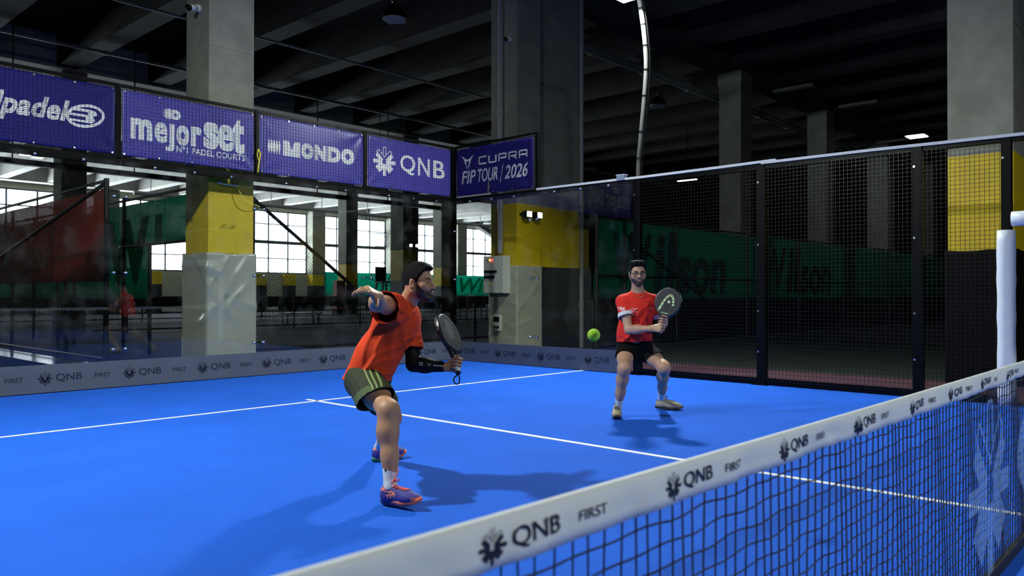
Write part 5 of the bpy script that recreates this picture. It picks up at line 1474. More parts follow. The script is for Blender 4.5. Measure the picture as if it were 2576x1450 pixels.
RIGHT = np.array([0.6751, -0.7377, 0]); AWAY = np.array([0.7377, 0.6751, 0]); UP = np.array([0, 0, 1.0])
def A(*v): return np.array(v, float)
M_SKIN = attr_mat('skin', 0.48, 0.45, 0.12, 260)
M_HAIR = mat('black_hair', (0.005, 0.004, 0.0035), 0.6, var=0.5, scale=120, bump=0.9, bscale=260, spec=0.15)
M_SOCK = mat('white_sock', (0.66, 0.69, 0.70), 0.85, bump=0.12, bscale=220)
M_NOCUE = None
def thick(ob, t):
    md = ob.modifiers.new('thickness', 'SOLIDIFY'); md.thickness = t; md.offset = -1
def near_plane(p, n, rad=None, eps=0.005):
    p = A(*p); n = nrm(n)
    def f(c, nn):
        t = (c - p) @ n; d = (t > -eps) & (t < 0.03) & (np.abs(nn @ n) > 0.6)
        if rad: d &= np.linalg.norm((c - p) - t[:, None] * n, axis=1) < rad
        return d
    return f
def hairline(h, ys, zs, S):
    lo = h.c - 0.2; hi = h.c + 0.2
    def fn(P):
        q = [P[i] - h.c[i] for i in range(3)]
        loc = [(h.M[k, 0] * q[0] + h.M[k, 1] * q[1] + h.M[k, 2] * q[2]) / h.sc for k in range(3)]
        wob = 0.0025 * np.sin(420 * loc[0] + 230 * loc[1]) * np.sin(330 * loc[1] + 1)
        return (np.interp(loc[1], ys, zs) - loc[2] + wob) * 0.7
    S._add('cut', lo, hi, fn, 0.006)

# ------------------------------------------------------------------ the player with his arm out
def player_one():
    base = A(-2.0, 3.25, 0.0)
    e = empty('person', tuple(base), 'man in orange red shirt and olive shorts lunging with one arm stretched out behind', 'person')
    head_c = A(-1.848, 3.053, 1.289); neck_b = A(-1.872, 3.164, 1.118)
    sh_r, sh_l = A(-2.035, 3.07, 1.150), A(-1.765, 3.245, 1.040)
    el_r, wr_r = A(-2.273, 2.927, 1.160), A(-2.400, 2.745, 1.205)
    pelvis, belly, chest = A(-2.009, 3.356, 0.672), A(-1.980, 3.300, 0.824), A(-1.915, 3.183, 1.035)
    hip_r, hip_l = A(-2.085, 3.285, 0.655), A(-1.920, 3.430, 0.63)
    kn_r, an_r = A(-2.190, 2.925, 0.530), A(-2.252, 2.825, 0.105)
    kn_l, an_l = A(-1.700, 3.500, 0.370), A(-1.540, 3.836, 0.10)
    el_l = A(-1.790, 3.165, 0.765); dl = nrm(A(0.545, -0.836, 0.02)); butt = A(-1.651, 2.890, 0.716)
    ax = nrm(A(-1.545, 3.130, 1.045) - butt); t_l = nrm(ax - dl * (ax @ dl)); n_l = np.cross(dl, t_l)
    wr_l = butt + ax * 0.062 - dl * 0.078 - n_l * 0.029
    spine = nrm(neck_b - pelvis); Lx = nrm(sh_l - sh_r); F = nrm(np.cross(Lx, spine))
    hd = Head(head_c, RIGHT * math.cos(0.28) - AWAY * math.sin(0.28) + UP * 0.02, UP + RIGHT * 0.03, 0.99)
    # body
    S = SDF(); hd.build(S, neck_b, 0.057)
    S.cap(neck_b, chest, 0.06, 0.09, 0.05)
    S.cap(chest, belly, 0.13, 0.125, 0.05, F, 0.75); S.cap(belly, pelvis, 0.125, 0.135, 0.05, F, 0.78)
    S.cap(sh_r, sh_l, 0.055, 0.055, 0.04)
    limb_arm(S, sh_r, el_r, wr_r, 1.06); limb_arm(S, sh_l, el_l, wr_l, 1.0)
    fr = nrm(RIGHT - AWAY * 0.25)
    limb_leg(S, hip_r, kn_r, an_r, fr, 1.0); limb_leg(S, hip_l, kn_l, an_l, nrm(RIGHT * 0.9 - AWAY * 0.2), 0.98)
    d_r = nrm(-AWAY * 0.70 - RIGHT * 0.52 + UP * 0.42); t_r = nrm(RIGHT * 0.75 - UP * 0.75 - AWAY * 0.2)
    h1 = hand(S, wr_r, d_r, t_r, False, [(0.15, 0.35, 0.25), (0.45, 0.55, 0.35), (0.7, 0.65, 0.4), (0.75, 0.7, 0.4)], ((0.35, 0.9, 0.1), (0.3, 0.95, 0.15), (0.45, 0.85, 0.2)), spread=(0.22, 0.06, -0.06, -0.2))
    h2 = hand(S, wr_l, dl, t_l, True, [(1.0, 1.25, 0.8), (1.15, 1.25, 0.75), (1.2, 1.3, 0.75), (1.25, 1.3, 0.7)], ((0.7, 0.35, 0.6), (0.85, 0.25, 0.45), (0.5, -0.1, 0.8)))
    hb = (hd.P(0, 0, 0) - 0.165, hd.P(0, 0, 0) + 0.165)
    blocks = [S.mesh(0.0062, holes=[hb, h1[:2], h2[:2]]), S.mesh(0.0021, hb[0] - 0.004, hb[1] + 0.004), S.mesh(0.0030, h1[0] - 0.004, h1[1] + 0.004), S.mesh(0.0032, h2[0] - 0.004, h2[1] + 0.004)]
    skin = A(0.47, 0.25, 0.135)
    def col(V):
        c = np.repeat(skin[None], len(V), 0)
        v = 1 + 0.06 * np.sin(31 * V[:, 0] + 17 * V[:, 2]) * np.sin(23 * V[:, 1] + 9 * V[:, 2]); c = c * v[:, None]
        return hd.colors(V, c, skin, (0.010, 0.007, 0.005), (0.40, 0.16, 0.12), (0.012, 0.008, 0.006))
    to_obj('body', blocks, M_SKIN, e, base, col)
    hd.eyes(e, base, (0.05, 0.0))
    # hair
    H = SDF()
    H.ell(hd.P(0, -0.012, 0.042), A(0.0775, 0.1005, 0.0895), hd.M, 0.01); H.ell(hd.P(0, 0.010, 0.074), A(0.066, 0.086, 0.066), hd.M, 0.02); H.ell(hd.P(0, 0.062, 0.096), A(0.044, 0.033, 0.020), hd.M, 0.02)
    hairline(hd, [-.13, -.075, -.05, -.034, -.028, .004, .010, .024, .032, .044, .060, .075, .11], [-.075, -.070, -.055, -.035, .026, .022, -.008, -.004, .028, .046, .072, .080, .088], H)
    to_obj('hair', [H.mesh(0.0028)], M_HAIR, e, base)
    # shirt
    T = SDF()
    T.cap(chest, belly, 0.162, 0.158, 0.05, F, 0.80); T.cap(belly, pelvis - spine * 0.05 + F * 0.0, 0.160, 0.172, 0.05, F, 0.82)
    T.ell(lerp(sh_r, sh_l, 0.5) - spine * 0.05 - F * 0.012, A(0.185, 0.115, 0.125), np.stack([Lx, F, spine]), 0.05)
    T.cap(sh_r, sh_l, 0.070, 0.070, 0.04); T.cap(lerp(sh_r, sh_l, 0.42), neck_b - UP * 0.03, 0.07, 0.06, 0.05)
    ar = nrm(el_r - sh_r); al = nrm(el_l - sh_l)
    sr = sh_r + ar * 0.150; sl = sh_l + al * 0.190
    T.cap(sh_r, sh_r + ar * 0.24, 0.074, 0.092, 0.035, clip=(sr, ar)); T.cap(sh_l, sh_l + al * 0.30, 0.070, 0.083, 0.035, clip=(sl, al))
    T.cap(sh_r - UP * 0.05, sr - UP * 0.035 + ar * 0.05, 0.06, 0.075, 0.05, clip=(sr, ar))
    hem = pelvis - spine * 0.005; hn = nrm(-UP - RIGHT * 0.06)
    up1 = nrm(spine)
    fl = []; rr = random.Random(5)
    dn = nrm(-spine * 0.9 + F * 0.5); acr = nrm(np.cross(dn, AWAY))
    for c, al_, w, ln, a in (
        (belly - AWAY * 0.14 + RIGHT * 0.02, RIGHT * 0.75 + UP * 0.65, 0.016, 0.14, 1.0), (belly - AWAY * 0.14 - UP * 0.06 - RIGHT * 0.02, RIGHT * 0.8 + UP * 0.55, 0.015, 0.13, 0.9),
        (belly - AWAY * 0.14 - UP * 0.12 - RIGHT * 0.03, RIGHT * 0.95 + UP * 0.3, 0.014, 0.12, 0.8), (belly - AWAY * 0.13 + UP * 0.10 + RIGHT * 0.05, RIGHT * 0.5 + UP * 0.85, 0.018, 0.16, 0.9),
        (chest - AWAY * 0.13 - UP * 0.05 + RIGHT * 0.01, RIGHT * 0.45 + UP * 0.9, 0.017, 0.15, 0.9), (chest - AWAY * 0.12 - UP * 0.02 + RIGHT * 0.07, RIGHT * 0.25 + UP * 0.97, 0.016, 0.16, 0.8),
        (chest - AWAY * 0.10 + RIGHT * 0.10 - UP * 0.08, RIGHT * 0.1 + UP, 0.016, 0.15, 0.8), (sh_r - UP * 0.06 + RIGHT * 0.04, -UP * 0.9 + RIGHT * 0.3, 0.012, 0.08, 0.9), (sh_r - UP * 0.02 + RIGHT * 0.06, -UP * 0.6 + RIGHT * 0.7, 0.012, 0.07, 0.8),
        (pelvis - AWAY * 0.15 + UP * 0.05 - RIGHT * 0.05, RIGHT + UP * 0.15, 0.013, 0.10, 0.8), (pelvis - AWAY * 0.14 + UP * 0.03 + RIGHT * 0.06, RIGHT * 0.9 - UP * 0.3, 0.013, 0.08, 0.7),
        (sh_l - UP * 0.12 - AWAY * 0.06, RIGHT * 0.7 + UP * 0.6, 0.012, 0.07, 0.8), (sh_l - UP * 0.16 - AWAY * 0.05 + RIGHT * 0.02, RIGHT * 0.7 + UP * 0.55, 0.012, 0.07, 0.7), (lerp(chest, belly, 0.5) - RIGHT * 0.1 - AWAY * 0.09, UP * 0.9 + RIGHT * 0.4, 0.017, 0.18, 0.7)):
        al_ = nrm(al_); ac = nrm(np.cross(al_, AWAY)); fl.append((A(*c), al_, ac, w, ln, a))
    T.disp(folds(fl, 0.013))
    T.plane(hem, hn)
    c1, c2, c3 = near_plane(hem, hn, eps=0.007), near_plane(sr, ar, 0.125), near_plane(sl, al, 0.105)
    M_SH1 = mat('red_shirt', (0.78, 0.062, 0.012), 0.8, var=0.05, scale=25, bump=0.25, bscale=500, spec=0.2)
    neck = lambda c, q: np.linalg.norm(c - (neck_b + UP * 0.035), axis=1) < 0.056
    sh = to_obj('shirt', [T.mesh(0.0055)], M_SH1, e, base, None, lambda c, q: c1(c, q) | c2(c, q) | c3(c, q) | neck(c, q), [(hem, hn, 9), (sr, ar, 0.125), (sl, al, 0.105)])
    thick(sh, 0.004)
    md = sh.modifiers.new('soft', 'SMOOTH'); md.iterations = 2; md.factor = 0.4
    # black arm sleeve
    B = SDF(); sl0 = lerp(sh_l, el_l, 0.3)
    B.cap(sl0, el_l, 0.054, 0.045, 0.03); B.cap(el_l, lerp(el_l, wr_l, 0.35), 0.045, 0.047, 0.03); B.cap(lerp(el_l, wr_l, 0.35), wr_l + dl * 0.012, 0.047, 0.031, 0.03)
    B.plane(wr_l - dl * 0.006, dl, 0.003)
    sv = to_obj('arm_sleeve', [B.mesh(0.005)], mat('black_lycra', (0.005, 0.005, 0.005), 0.6, spec=0.15), e, base)
    M_TINY = mat('pale_print', (0.6, 0.62, 0.6), 0.6)
    fa = nrm(wr_l - el_l)
    o = lerp(el_l, wr_l, 0.22) + UP * 0.008
    for vf in (merge(*[stroke((0.009 * i, -0.007), (0.009 * i, 0.002), 0.005) for i in range(3)] + [stroke((0.009 * i, 0.005), (0.009 * i, 0.014), 0.005) for i in range(3)]), ring(0.062, 0.003, 0.006, 0.006, 0.002), merge(*[poly((0.09 + 0.013 * i, -0.004), (0.098 + 0.013 * i, -0.004), (0.098 + 0.013 * i, 0.004), (0.09 + 0.013 * i, 0.004)) for i in range(5)])):
        decal(sv, o, fa, UP, -AWAY, vf, M_TINY, 'sleeve_print')
    # shorts
    P = SDF(); th = nrm(kn_r - hip_r); tl = nrm(kn_l - hip_l)
    hr, hl = hip_r + th * 0.215, hip_l + tl * 0.20
    P.ell(lerp(hip_r, hip_l, 0.5) + UP * 0.03, A(0.165, 0.135, 0.14), np.stack([Lx, F, spine]), 0.05)
    hnr = nrm(th * 0.75 - UP * 0.8 + RIGHT * 0.15)
    P.cap(hip_r + UP * 0.02, hip_r + th * 0.30 - UP * 0.02, 0.105, 0.118, 0.05, clip=(hr, hnr)); P.cap(hip_l, hip_l + tl * 0.28, 0.10, 0.108, 0.05, clip=(hl, tl))
    P.cap(hip_r + UP * 0.02 - RIGHT * 0.03, hip_r + th * 0.24 - UP * 0.05 - RIGHT * 0.03, 0.08, 0.085, 0.05, clip=(hr, hnr))
    fl = [(hip_r - AWAY * 0.1 + RIGHT * (0.05 - 0.03 * i) - UP * 0.02 * i, nrm(RIGHT * 0.6 - UP), nrm(RIGHT + UP * 0.6), 0.012, 0.08, 0.8) for i in range(4)]
    P.disp(folds(fl, 0.006))
    cr, cl = near_plane(hr, hnr, 0.19), near_plane(hl, tl, 0.13)
    bu = nrm(np.cross(hnr, AWAY)); bd = -hnr                       # along the hem, up the leg
    if bu @ RIGHT < 0: bu = -bu
    def shcol(V):
        q = V - hr; t = q @ hnr; x = q @ bu
        m = (smooth(t, -0.060, -0.055) * smooth(0.026 - x - 0.4 * (-t), 0, 0.006) * smooth(-((V - hip_l) @ Lx), -0.10, -0.08))[:, None]
        return np.array([[0.030, 0.036, 0.012]]) * (1 - m) + np.array([[0.085, 0.12, 0.05]]) * m
    so = to_obj('shorts', [P.mesh(0.005)], attr_mat('olive_shorts', 0.75, 0.3, 0.2, 400), e, base, shcol, lambda c, q: cr(c, q) | cl(c, q), [(hr, hnr, 0.19), (hl, tl, 0.13)])
    M_STR = mat('pale_green_stripe', (0.22, 0.32, 0.10), 0.7)
    o = hr
    for i in range(3):
        x = 0.018 + 0.024 * i
        pts = [(x + 0.010 - 0.0 , 0.0), (x + 0.002, 0.08), (x - 0.02, 0.16), (x - 0.048, 0.30)]
        vs = merge(*[stroke(pts[j], pts[j + 1], 0.0085) for j in range(3)])
        decal(so, o, bu, bd, -AWAY, vs, M_STR, 'side_stripe', 0.003, 0.01)
    # socks and shoes
    for kn, an, top, nm in ((kn_r, an_r, 0.165, 'r'), (kn_l, an_l, 0.15, 'l')):
        K = SDF(); up = nrm(kn - an); K.cap(an - up * 0.05, an, 0.034, 0.0365, 0.02); K.cap(an, an + up * (top + 0.03), 0.037, 0.0465, 0.02); K.plane(an + up * top, up, 0.003)
        sk_ = to_obj('sock', [K.mesh(0.005)], M_SOCK, e, base)
        if nm == 'r': decal(sk_, an + up * 0.105 - RIGHT * 0.018, RIGHT, UP, -AWAY, merge(disc(0, 0, 0.0055, 0.0085)), mat('black_mark', (0.02, 0.02, 0.02), 0.6), 'sock_mark', 0.002)
    cols = dict(upper=(0.050, 0.045, 0.26), toe=(0.85, 0.20, 0.10), collar=(0.90, 0.24, 0.14), sole=(0.035, 0.035, 0.16), side=(0.88, 0.22, 0.11))
    M_COR = mat('coral_lace', (0.95, 0.16, 0.12), 0.6); M_CORM = mat('coral_print', (0.90, 0.30, 0.16), 0.6)
    stripes = merge(stroke((-0.036, -0.022), (-0.012, 0.020), 0.006), stroke((-0.020, -0.024), (0.006, 0.016), 0.006), stroke((-0.050, 0.012), (-0.01, 0.010), 0.006), stroke((-0.01, 0.010), (0.020, -0.006), 0.006), stroke((-0.046, -0.010), (0.0, -0.004), 0.005), stroke((0.0, -0.004), (0.012, -0.016), 0.006))
    shoe('shoe', e, base, (-2.268, 2.880, 0.004), math.atan2(-0.965, 0.205), -0.10, cols, M_COR, (stripes, M_CORM))
    shoe('shoe', e, base, (-1.597, 3.842, 0.004), math.atan2(-0.11, 0.99), -0.03, dict(cols, sole=(0.05, 0.22, 0.12)), M_COR, None)
    # his racket
    pal = []
    for i in range(6):
        for j in range(4):
            if (i, j) in ((0, 0), (5, 3), (0, 3)): continue
            x = -0.05 + 0.024 * j + 0.010 * (i % 2); z = 0.26 + 0.026 * i
            pal.append(disc(x, z, 0.0095, 0.0105, 6))
    fc = -AWAY * 0.62 + RIGHT * 0.95
    mk = [(merge(*pal), mat('grey_emblem', (0.20, 0.21, 0.20), 0.6), -1), (merge(*pal), MATS['grey_emblem'], 1), (poly((-0.05, 0.215), (-0.01, 0.207), (-0.01, 0.211), (-0.05, 0.219)), mat('pale_emblem', (0.5, 0.5, 0.46), 0.6), -1)]
    r = racket('padel_racket', 'black racket with grey emblem held low by the man in olive shorts', butt, ax, fc, mk, mat('red_band', (0.45, 0.06, 0.05), 0.5))
    b = MB(); L2 = r.matrix_world
    vf = fit(text2d('B', 0.03), -0.008, -0.010, 0.008, 0.010)
    for sx in (1, -1): MB().add([(sx * 0.1295, y * 0.9, 0.29 + x * 0.9) for x, y in vf[0]], vf[1]).build('edge_letter', MATS['pale_emblem'], r)
player_one()

# ------------------------------------------------------------------ the player in glasses
def player_two():
    base = A(1.60, 3.70, 0.0)
    e = empty('person', tuple(base), 'man in glasses and red shirt with black shorts, waiting with racket held up', 'person')
    head_c = A(1.480, 3.600, 1.425); neck_b = A(1.552, 3.645, 1.222)
    sh_r, sh_l = A(1.452, 3.753, 1.146), A(1.690, 3.545, 1.148)
    el_r = A(1.385, 3.640, 0.873)
    butt = A(1.402, 3.300, 0.848); ax = nrm(A(1.519, 3.225, 1.296) - A(1.405, 3.297, 0.852))
    dr = nrm(A(0.10, -0.97, 0.05)); tr = nrm(ax - dr * (ax @ dr)); n_r = np.cross(tr, dr)
    wr_r = butt + ax * 0.045 - dr * 0.076 - n_r * 0.030
    dl = nrm(A(-0.66, -0.75, 0.08)); tl_ = nrm(ax - dl * (ax @ dl)); n_l = np.cross(dl, tl_)
    wr_l = butt + ax * 0.128 - dl * 0.074 - n_l * 0.029
    el_l = A(1.775, 3.49, 0.925)
    pelvis, belly, chest = A(1.634, 3.745, 0.692), A(1.585, 3.705, 0.845), A(1.570, 3.660, 1.060)
    hip_r, hip_l = A(1.555, 3.790, 0.665), A(1.740, 3.690, 0.66)
    kn_r, an_r = A(1.244, 3.600, 0.505), A(1.385, 3.765, 0.10)
    kn_l, an_l = A(1.693, 3.430, 0.489), A(2.105, 3.715, 0.115)
    spine = nrm(neck_b - pelvis); Lx = nrm(sh_l - sh_r); F = nrm(np.cross(Lx, spine))
    hd = Head(head_c, -AWAY - UP * 0.02 + RIGHT * 0.03, UP - RIGHT * 0.02, 1.0)
    S = SDF(); hd.build(S, neck_b, 0.056)
    S.cap(neck_b, chest, 0.06, 0.09, 0.05); S.cap(chest, belly, 0.125, 0.12, 0.05, F, 0.75); S.cap(belly, pelvis, 0.12, 0.13, 0.05, F, 0.78); S.cap(sh_r, sh_l, 0.052, 0.052, 0.04)
    limb_arm(S, sh_r, el_r, wr_r, 1.0); limb_arm(S, sh_l, el_l, wr_l, 0.95)
    limb_leg(S, hip_r, kn_r, an_r, nrm(-AWAY - RIGHT * 0.15), 0.96); limb_leg(S, hip_l, kn_l, an_l, nrm(-AWAY * 0.8 + RIGHT * 0.5), 0.96)
    h1 = hand(S, wr_r, dr, tr, False, [(1.1, 1.2, 0.8), (1.2, 1.25, 0.75), (1.25, 1.3, 0.75), (1.3, 1.3, 0.7)], ((0.75, 0.4, 0.5), (0.85, 0.35, 0.4), (0.55, 0.2, 0.8)))
    h2 = hand(S, wr_l, dl, tl_, True, [(0.5, 0.8, 0.5), (1.1, 1.2, 0.75), (1.2, 1.25, 0.75), (1.25, 1.3, 0.7)], ((0.6, 0.7, 0.3), (0.6, 0.75, 0.25), (0.5, 0.8, 0.3)))
    hb = (hd.c - 0.165, hd.c + 0.165); hh = (np.minimum(h1[0], h2[0]), np.maximum(h1[1], h2[1]))
    blocks = [S.mesh(0.0068, holes=[hb, hh]), S.mesh(0.0021, hb[0] - 0.004, hb[1] + 0.004), S.mesh(0.0034, hh[0] - 0.004, hh[1] + 0.004)]
    skin = A(0.50, 0.29, 0.185)
    def col(V):
        c = np.repeat(skin[None], len(V), 0); v = 1 + 0.05 * np.sin(29 * V[:, 0] + 15 * V[:, 2]) * np.sin(21 * V[:, 1]); c = c * v[:, None]
        return hd.colors(V, c, skin, (0.008, 0.006, 0.005), (0.42, 0.19, 0.15), (0.010, 0.007, 0.006))
    to_obj('body', blocks, M_SKIN, e, base, col)
    hd.eyes(e, base)
    H = SDF()
    H.ell(hd.P(0, -0.012, 0.042), A(0.079, 0.1015, 0.0905), hd.M, 0.01); H.ell(hd.P(-0.003, 0.000, 0.070), A(0.079, 0.098, 0.062), hd.M, 0.02); H.ell(hd.P(0.0, 0.055, 0.098), A(0.066, 0.040, 0.030), hd.M, 0.02)
    hairline(hd, [-.13, -.075, -.05, -.034, -.028, .004, .010, .022, .030, .044, .060, .075, .11], [-.075, -.070, -.055, -.03, .012, .010, -.012, -.008, .026, .050, .074, .080, .086], H)
    rr = random.Random(3)
    for i in range(60):
        t, u_ = rr.uniform(0, 2 * PI), rr.uniform(0.25, 1.0); x = 0.080 * math.cos(t) * math.sqrt(1 - (u_ * 0.9) ** 2); y = 0.012 + 0.098 * math.sin(t) * math.sqrt(1 - (u_ * 0.9) ** 2); z = 0.070 + 0.062 * u_
        if y > 0.05 and z < 0.1: continue
        H.ell(hd.P(x, y, z), A(0.014, 0.014, 0.011) * rr.uniform(0.7, 1.2), hd.M, 0.006)
    to_obj('hair', [H.mesh(0.0032)], M_HAIR, e, base)
    # glasses, chain, wristband
    g = MB(); M_GL = mat('glasses_frame', (0.012, 0.010, 0.010), 0.25, spec=0.7)
    for q in (-1, 1):
        ringp = [hd.P(q * 0.034 + 0.0245 * math.cos(t), 0.099 - 0.014 * abs(0.0245 * math.cos(t) * q + 0.034) / 0.06 + 0.004, -0.001 + 0.0225 * math.sin(t) * (1.0 if math.sin(t) < 0 else 0.92)) - base for t in np.linspace(0, 2 * PI, 25)[:-1]]
        g.tube(ringp, 0.0023, 6, closed=True)
        g.tube([hd.P(q * 0.058, 0.090, 0.006) - base, hd.P(q * 0.075, 0.075, 0.010) - base, hd.P(q * 0.081, -0.005, 0.014) - base, hd.P(q * 0.080, -0.03, -0.004) - base], 0.0022, 6)
    g.tube([hd.P(-0.011, 0.102, 0.004) - base, hd.P(0, 0.106, 0.007) - base, hd.P(0.011, 0.102, 0.004) - base], 0.0022, 6)
    gl = g.build('glasses', M_GL, e, True)
    b = MB()
    for q in (-1, 1): b.add([hd.P(q * 0.034 + 0.0235 * math.cos(t), 0.101 - 0.014 * abs(0.0235 * math.cos(t) * q + 0.034) / 0.06 + 0.002, -0.001 + 0.0215 * math.sin(t)) - base for t in np.linspace(0, 2 * PI, 21)[:-1]], [tuple(range(20))])
    b.build('lenses', M_PANE, gl)
    wd = nrm(wr_r - el_r)
    aa = nrm(np.cross(wd, UP)); bb = np.cross(aa, wd)
    b = MB().tube([wr_r - wd * 0.014 + (aa * math.cos(t) + bb * math.sin(t)) * 0.0315 - base for t in np.linspace(0, 2 * PI, 25)[:-1]], 0.0042, 6, closed=True); b.build('wristband', mat('yellow_band', (0.75, 0.72, 0.25), 0.5), e, True)
    # shirt
    T = SDF()
    T.cap(chest, belly, 0.165, 0.166, 0.05, F, 0.74); T.cap(belly, pelvis + spine * 0.02, 0.168, 0.188, 0.05, F, 0.76)
    T.ell(lerp(sh_r, sh_l, 0.5) - spine * 0.045, A(0.180, 0.105, 0.11), np.stack([Lx, F, spine]), 0.05)
    T.cap(sh_r, sh_l, 0.066, 0.066, 0.04); T.cap(lerp(sh_r, sh_l, 0.5), neck_b - UP * 0.005, 0.07, 0.064, 0.05)
    for q_ in (sh_r, sh_l): T.cap(neck_b - UP * 0.01, q_ + UP * 0.004, 0.056, 0.060, 0.04)
    ar, al = nrm(el_r - sh_r), nrm(el_l - sh_l); sr, sl = sh_r + ar * 0.165, sh_l + al * 0.16
    T.cap(sh_r, sh_r + ar * 0.27, 0.066, 0.080, 0.03, clip=(sr, ar)); T.cap(sh_l, sh_l + al * 0.26, 0.064, 0.078, 0.03, clip=(sl, al))
    hem = pelvis + UP * 0.055; hn = nrm(-UP + RIGHT * 0.04)
    C = belly + F * 0.11
    fl = []
    for c, al_, w, ln, a in ((C + UP * 0.10 + RIGHT * 0.03, RIGHT * 0.3 + UP, 0.016, 0.13, 1), (C + UP * 0.02 - RIGHT * 0.05, RIGHT * 0.8 + UP * 0.5, 0.015, 0.10, 0.9), (C - UP * 0.04 - RIGHT * 0.09, RIGHT * 0.8 - UP * 0.5, 0.014, 0.09, 0.9), (C - UP * 0.05 + RIGHT * 0.09, RIGHT * 0.5 - UP * 0.8, 0.015, 0.08, 0.9),
                              (C + UP * 0.18 - RIGHT * 0.02, RIGHT * 0.5 + UP, 0.015, 0.12, 0.8), (C + UP * 0.15 + RIGHT * 0.10, -RIGHT * 0.3 + UP, 0.015, 0.12, 0.8), (C - UP * 0.08 - RIGHT * 0.02, RIGHT, 0.012, 0.12, 0.7), (C - UP * 0.06 - RIGHT * 0.14, RIGHT * 0.7 + UP * 0.7, 0.013, 0.07, 0.9), (sh_r - UP * 0.1 + F * 0.07 + RIGHT * 0.06, RIGHT * 0.6 + UP * 0.8, 0.012, 0.08, 0.8)):
        al_ = nrm(al_); fl.append((A(*c), al_, nrm(np.cross(al_, AWAY)), w, ln, a))
    T.disp(folds(fl, 0.013))
    T.plane(hem, hn)
    c1, c2, c3 = near_plane(hem, hn, eps=0.007), near_plane(sr, ar, 0.088), near_plane(sl, al, 0.088)
    red, white = A(0.80, 0.035, 0.022), A(0.72, 0.74, 0.80)
    def scol(V):
        c = np.repeat(red[None], len(V), 0)
        for s_, a_, o_ in ((sr, ar, sh_r), (sl, al, sh_l)):
            pass
        return c
    neck = lambda c, q: np.linalg.norm(c - (neck_b + UP * 0.055), axis=1) < 0.064
    M_SH2 = attr_mat('scarlet_shirt', 0.75, 0.2, 0.2, 500)
    sh = to_obj('shirt', [T.mesh(0.0062)], M_SH2, e, base, scol, lambda c, q: c1(c, q) | c2(c, q) | c3(c, q) | neck(c, q), [(hem, hn, 9), (sr, ar, 0.125), (sl, al, 0.105)]); thick(sh, 0.004)
    md = sh.modifiers.new('soft', 'SMOOTH'); md.iterations = 2; md.factor = 0.4
    for s_, a_, o_ in ((sr, ar, sh_r), (sl, al, sh_l)):
        Cf = SDF(); Cf.cap(s_ - a_ * 0.09, s_ + a_ * 0.06, 0.0775, 0.083, 0.002, clip=(s_ + a_ * 0.004, a_)); Cf.plane(s_ - a_ * 0.042, -a_, 0.001)
        qa, qb = near_plane(s_ + a_ * 0.004, a_, 0.1, 0.003), near_plane(s_ - a_ * 0.042, -a_, 0.1, 0.003)
        cf = to_obj('sleeve_cuff', [Cf.mesh(0.006)], mat('white_cuff', (0.70, 0.72, 0.80), 0.8, bump=0.2, bscale=300), e, base, None, lambda c, q: qa(c, q) | qb(c, q)); thick(cf, 0.004)
    fc = nrm(-AWAY); rx = nrm(RIGHT)
    decal(sh, lerp(sh_r, sh_l, 0.27) - UP * 0.075, rx, UP, fc, merge(ring(0.0, 0.0, 0.017, 0.015, 0.004), stroke((-0.042, 0.004), (-0.015, 0.002), 0.004), stroke((0.015, 0.004), (0.045, 0.010), 0.005), stroke((-0.046, -0.026), (0.05, -0.022), 0.004), stroke((-0.04, -0.031), (-0.012, -0.030), 0.004)), M_TINY_(), 'chest_print')
    decal(sh, lerp(sh_r, sh_l, 0.85) - UP * 0.065, rx, UP, fc, merge(*[stroke((-0.03 + 0.016 * i, 0), (-0.02 + 0.016 * i, 0), 0.009) for i in range(4)]), mat('faded_print', (0.75, 0.25, 0.2), 0.6), 'chest_print')
    decal(sh, sh_r + ar * 0.075 - RIGHT * 0.032, nrm(RIGHT - UP * 0.12), nrm(UP + RIGHT * 0.12), nrm(-AWAY - RIGHT * 0.25), fit(text2d('rex', 0.02), -0.03, -0.014, 0.05, 0.018), M_TINY_(), 'sleeve_print')
    # neck chain laid over the collar
    b = MB(); P_ = []
    for t in np.linspace(-1.15, 1.15, 24): P_.append(neck_b + UP * (0.055 - 0.085 * math.cos(t * 1.3)) + RIGHT * 0.066 * math.sin(t * 1.25) - AWAY * (0.028 + 0.060 * math.cos(t)) - base)
    b.tube(P_, 0.0017, 5); b.build('neck_chain', mat('gold_chain', (0.75, 0.62, 0.35), 0.3, 0.9), e, True)
    P = SDF(); th, tl = nrm(kn_r - hip_r), nrm(kn_l - hip_l); hr, hl = hip_r + th * 0.165, hip_l + tl * 0.150
    P.ell(lerp(hip_r, hip_l, 0.5) + UP * 0.06, A(0.172, 0.130, 0.165), np.stack([Lx, F, spine]), 0.05)
    P.cap(lerp(hip_r, hip_l, 0.5) - UP * 0.03 + F * 0.02, lerp(hip_r, hip_l, 0.5) - UP * 0.075 + F * 0.06, 0.085, 0.06, 0.05)
    n1, n2 = nrm(th * 0.8 - UP * 0.45), nrm(tl * 0.8 - UP * 0.45)
    P.cap(hip_r + UP * 0.01, hip_r + th * 0.26, 0.095, 0.100, 0.05, clip=(hr, n1)); P.cap(hip_l + UP * 0.01, hip_l + tl * 0.26, 0.094, 0.100, 0.05, clip=(hl, n2))
    q1, q2 = near_plane(hr, n1, 0.15), near_plane(hl, n2, 0.15)
    to_obj('shorts', [P.mesh(0.006)], mat('black_shorts', (0.004, 0.004, 0.005), 0.8, spec=0.15, bump=0.2, bscale=300), e, base, None, lambda c, q: q1(c, q) | q2(c, q), [(hr, n1, 0.15), (hl, n2, 0.15)])
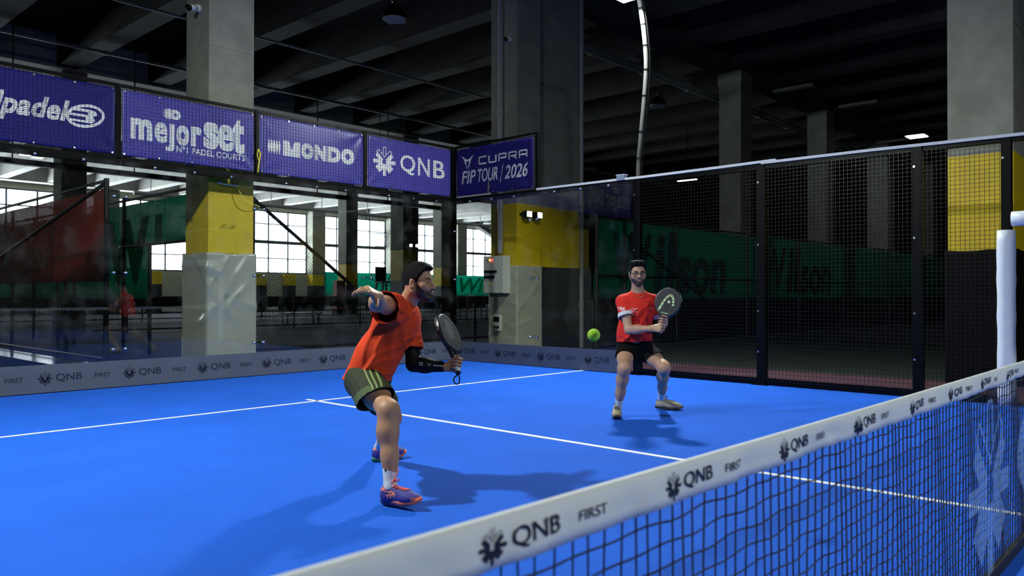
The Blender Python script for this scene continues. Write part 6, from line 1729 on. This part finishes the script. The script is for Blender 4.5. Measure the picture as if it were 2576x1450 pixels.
    for kn, an in ((kn_r, an_r), (kn_l, an_l)):
        K = SDF(); up = nrm(kn - an); K.cap(an - up * 0.05, an, 0.034, 0.036, 0.02); K.cap(an, an + up * 0.20, 0.036, 0.046, 0.02); K.plane(an + up * 0.155, up, 0.003)
        to_obj('sock', [K.mesh(0.0055)], M_SOCK, e, base)
    cols = dict(upper=(0.42, 0.36, 0.24), toe=(0.50, 0.42, 0.26), collar=(0.02, 0.02, 0.02), sole=(0.03, 0.028, 0.025), side=(0.10, 0.09, 0.07))
    M_LC = mat('grey_lace', (0.10, 0.10, 0.09), 0.7)
    shoe('shoe', e, base, (1.435, 3.812, 0.003), math.atan2(3.65 - 3.812, 1.19 - 1.435), -0.02, cols, M_LC, None, False)
    shoe('shoe', e, base, (2.075, 3.765, 0.012), math.atan2(-0.245, 0.146), 0.03, dict(cols, collar=(0.03, 0.03, 0.03)), M_LC, None, False)
    # his racket: pale arch mark with a dot
    M_HD = mat('pale_green_mark', (0.62, 0.80, 0.42), 0.5)
    arch = []
    PA = [(-0.062, 0.225), (-0.052, 0.265), (-0.040, 0.305), (-0.024, 0.345), (-0.006, 0.372), (0.016, 0.382), (0.036, 0.370), (0.050, 0.340), (0.057, 0.308), (0.060, 0.285)]
    for i in range(len(PA) - 1): arch.append(stroke(PA[i], PA[i + 1], 0.020)); arch.append(disc(*PA[i], 0.010, 0.010, 12))
    mk = [(merge(*arch, disc(0.012, 0.315, 0.013, 0.014), poly((-0.052, 0.22), (-0.073, 0.205), (-0.066, 0.235))), M_HD, 1), (fit(text2d('EXTREME', 0.02), -0.035, 0.196, 0.035, 0.206), M_HD, 1),
          (merge(*[disc(x, z, 0.0045, 0.0045, 10) for x, z in PA[1:-1]]), MATS['hole_black'], 1)]
    r = racket('padel_racket', 'black racket with pale green arch mark held up by the man in glasses', butt, ax, -AWAY * 0.86 - RIGHT * 0.42, mk, mat('pale_edge', (0.55, 0.66, 0.50), 0.4), cord=True)
def M_TINY_(): return mat('shirt_print', (0.78, 0.76, 0.74), 0.6)
player_two()
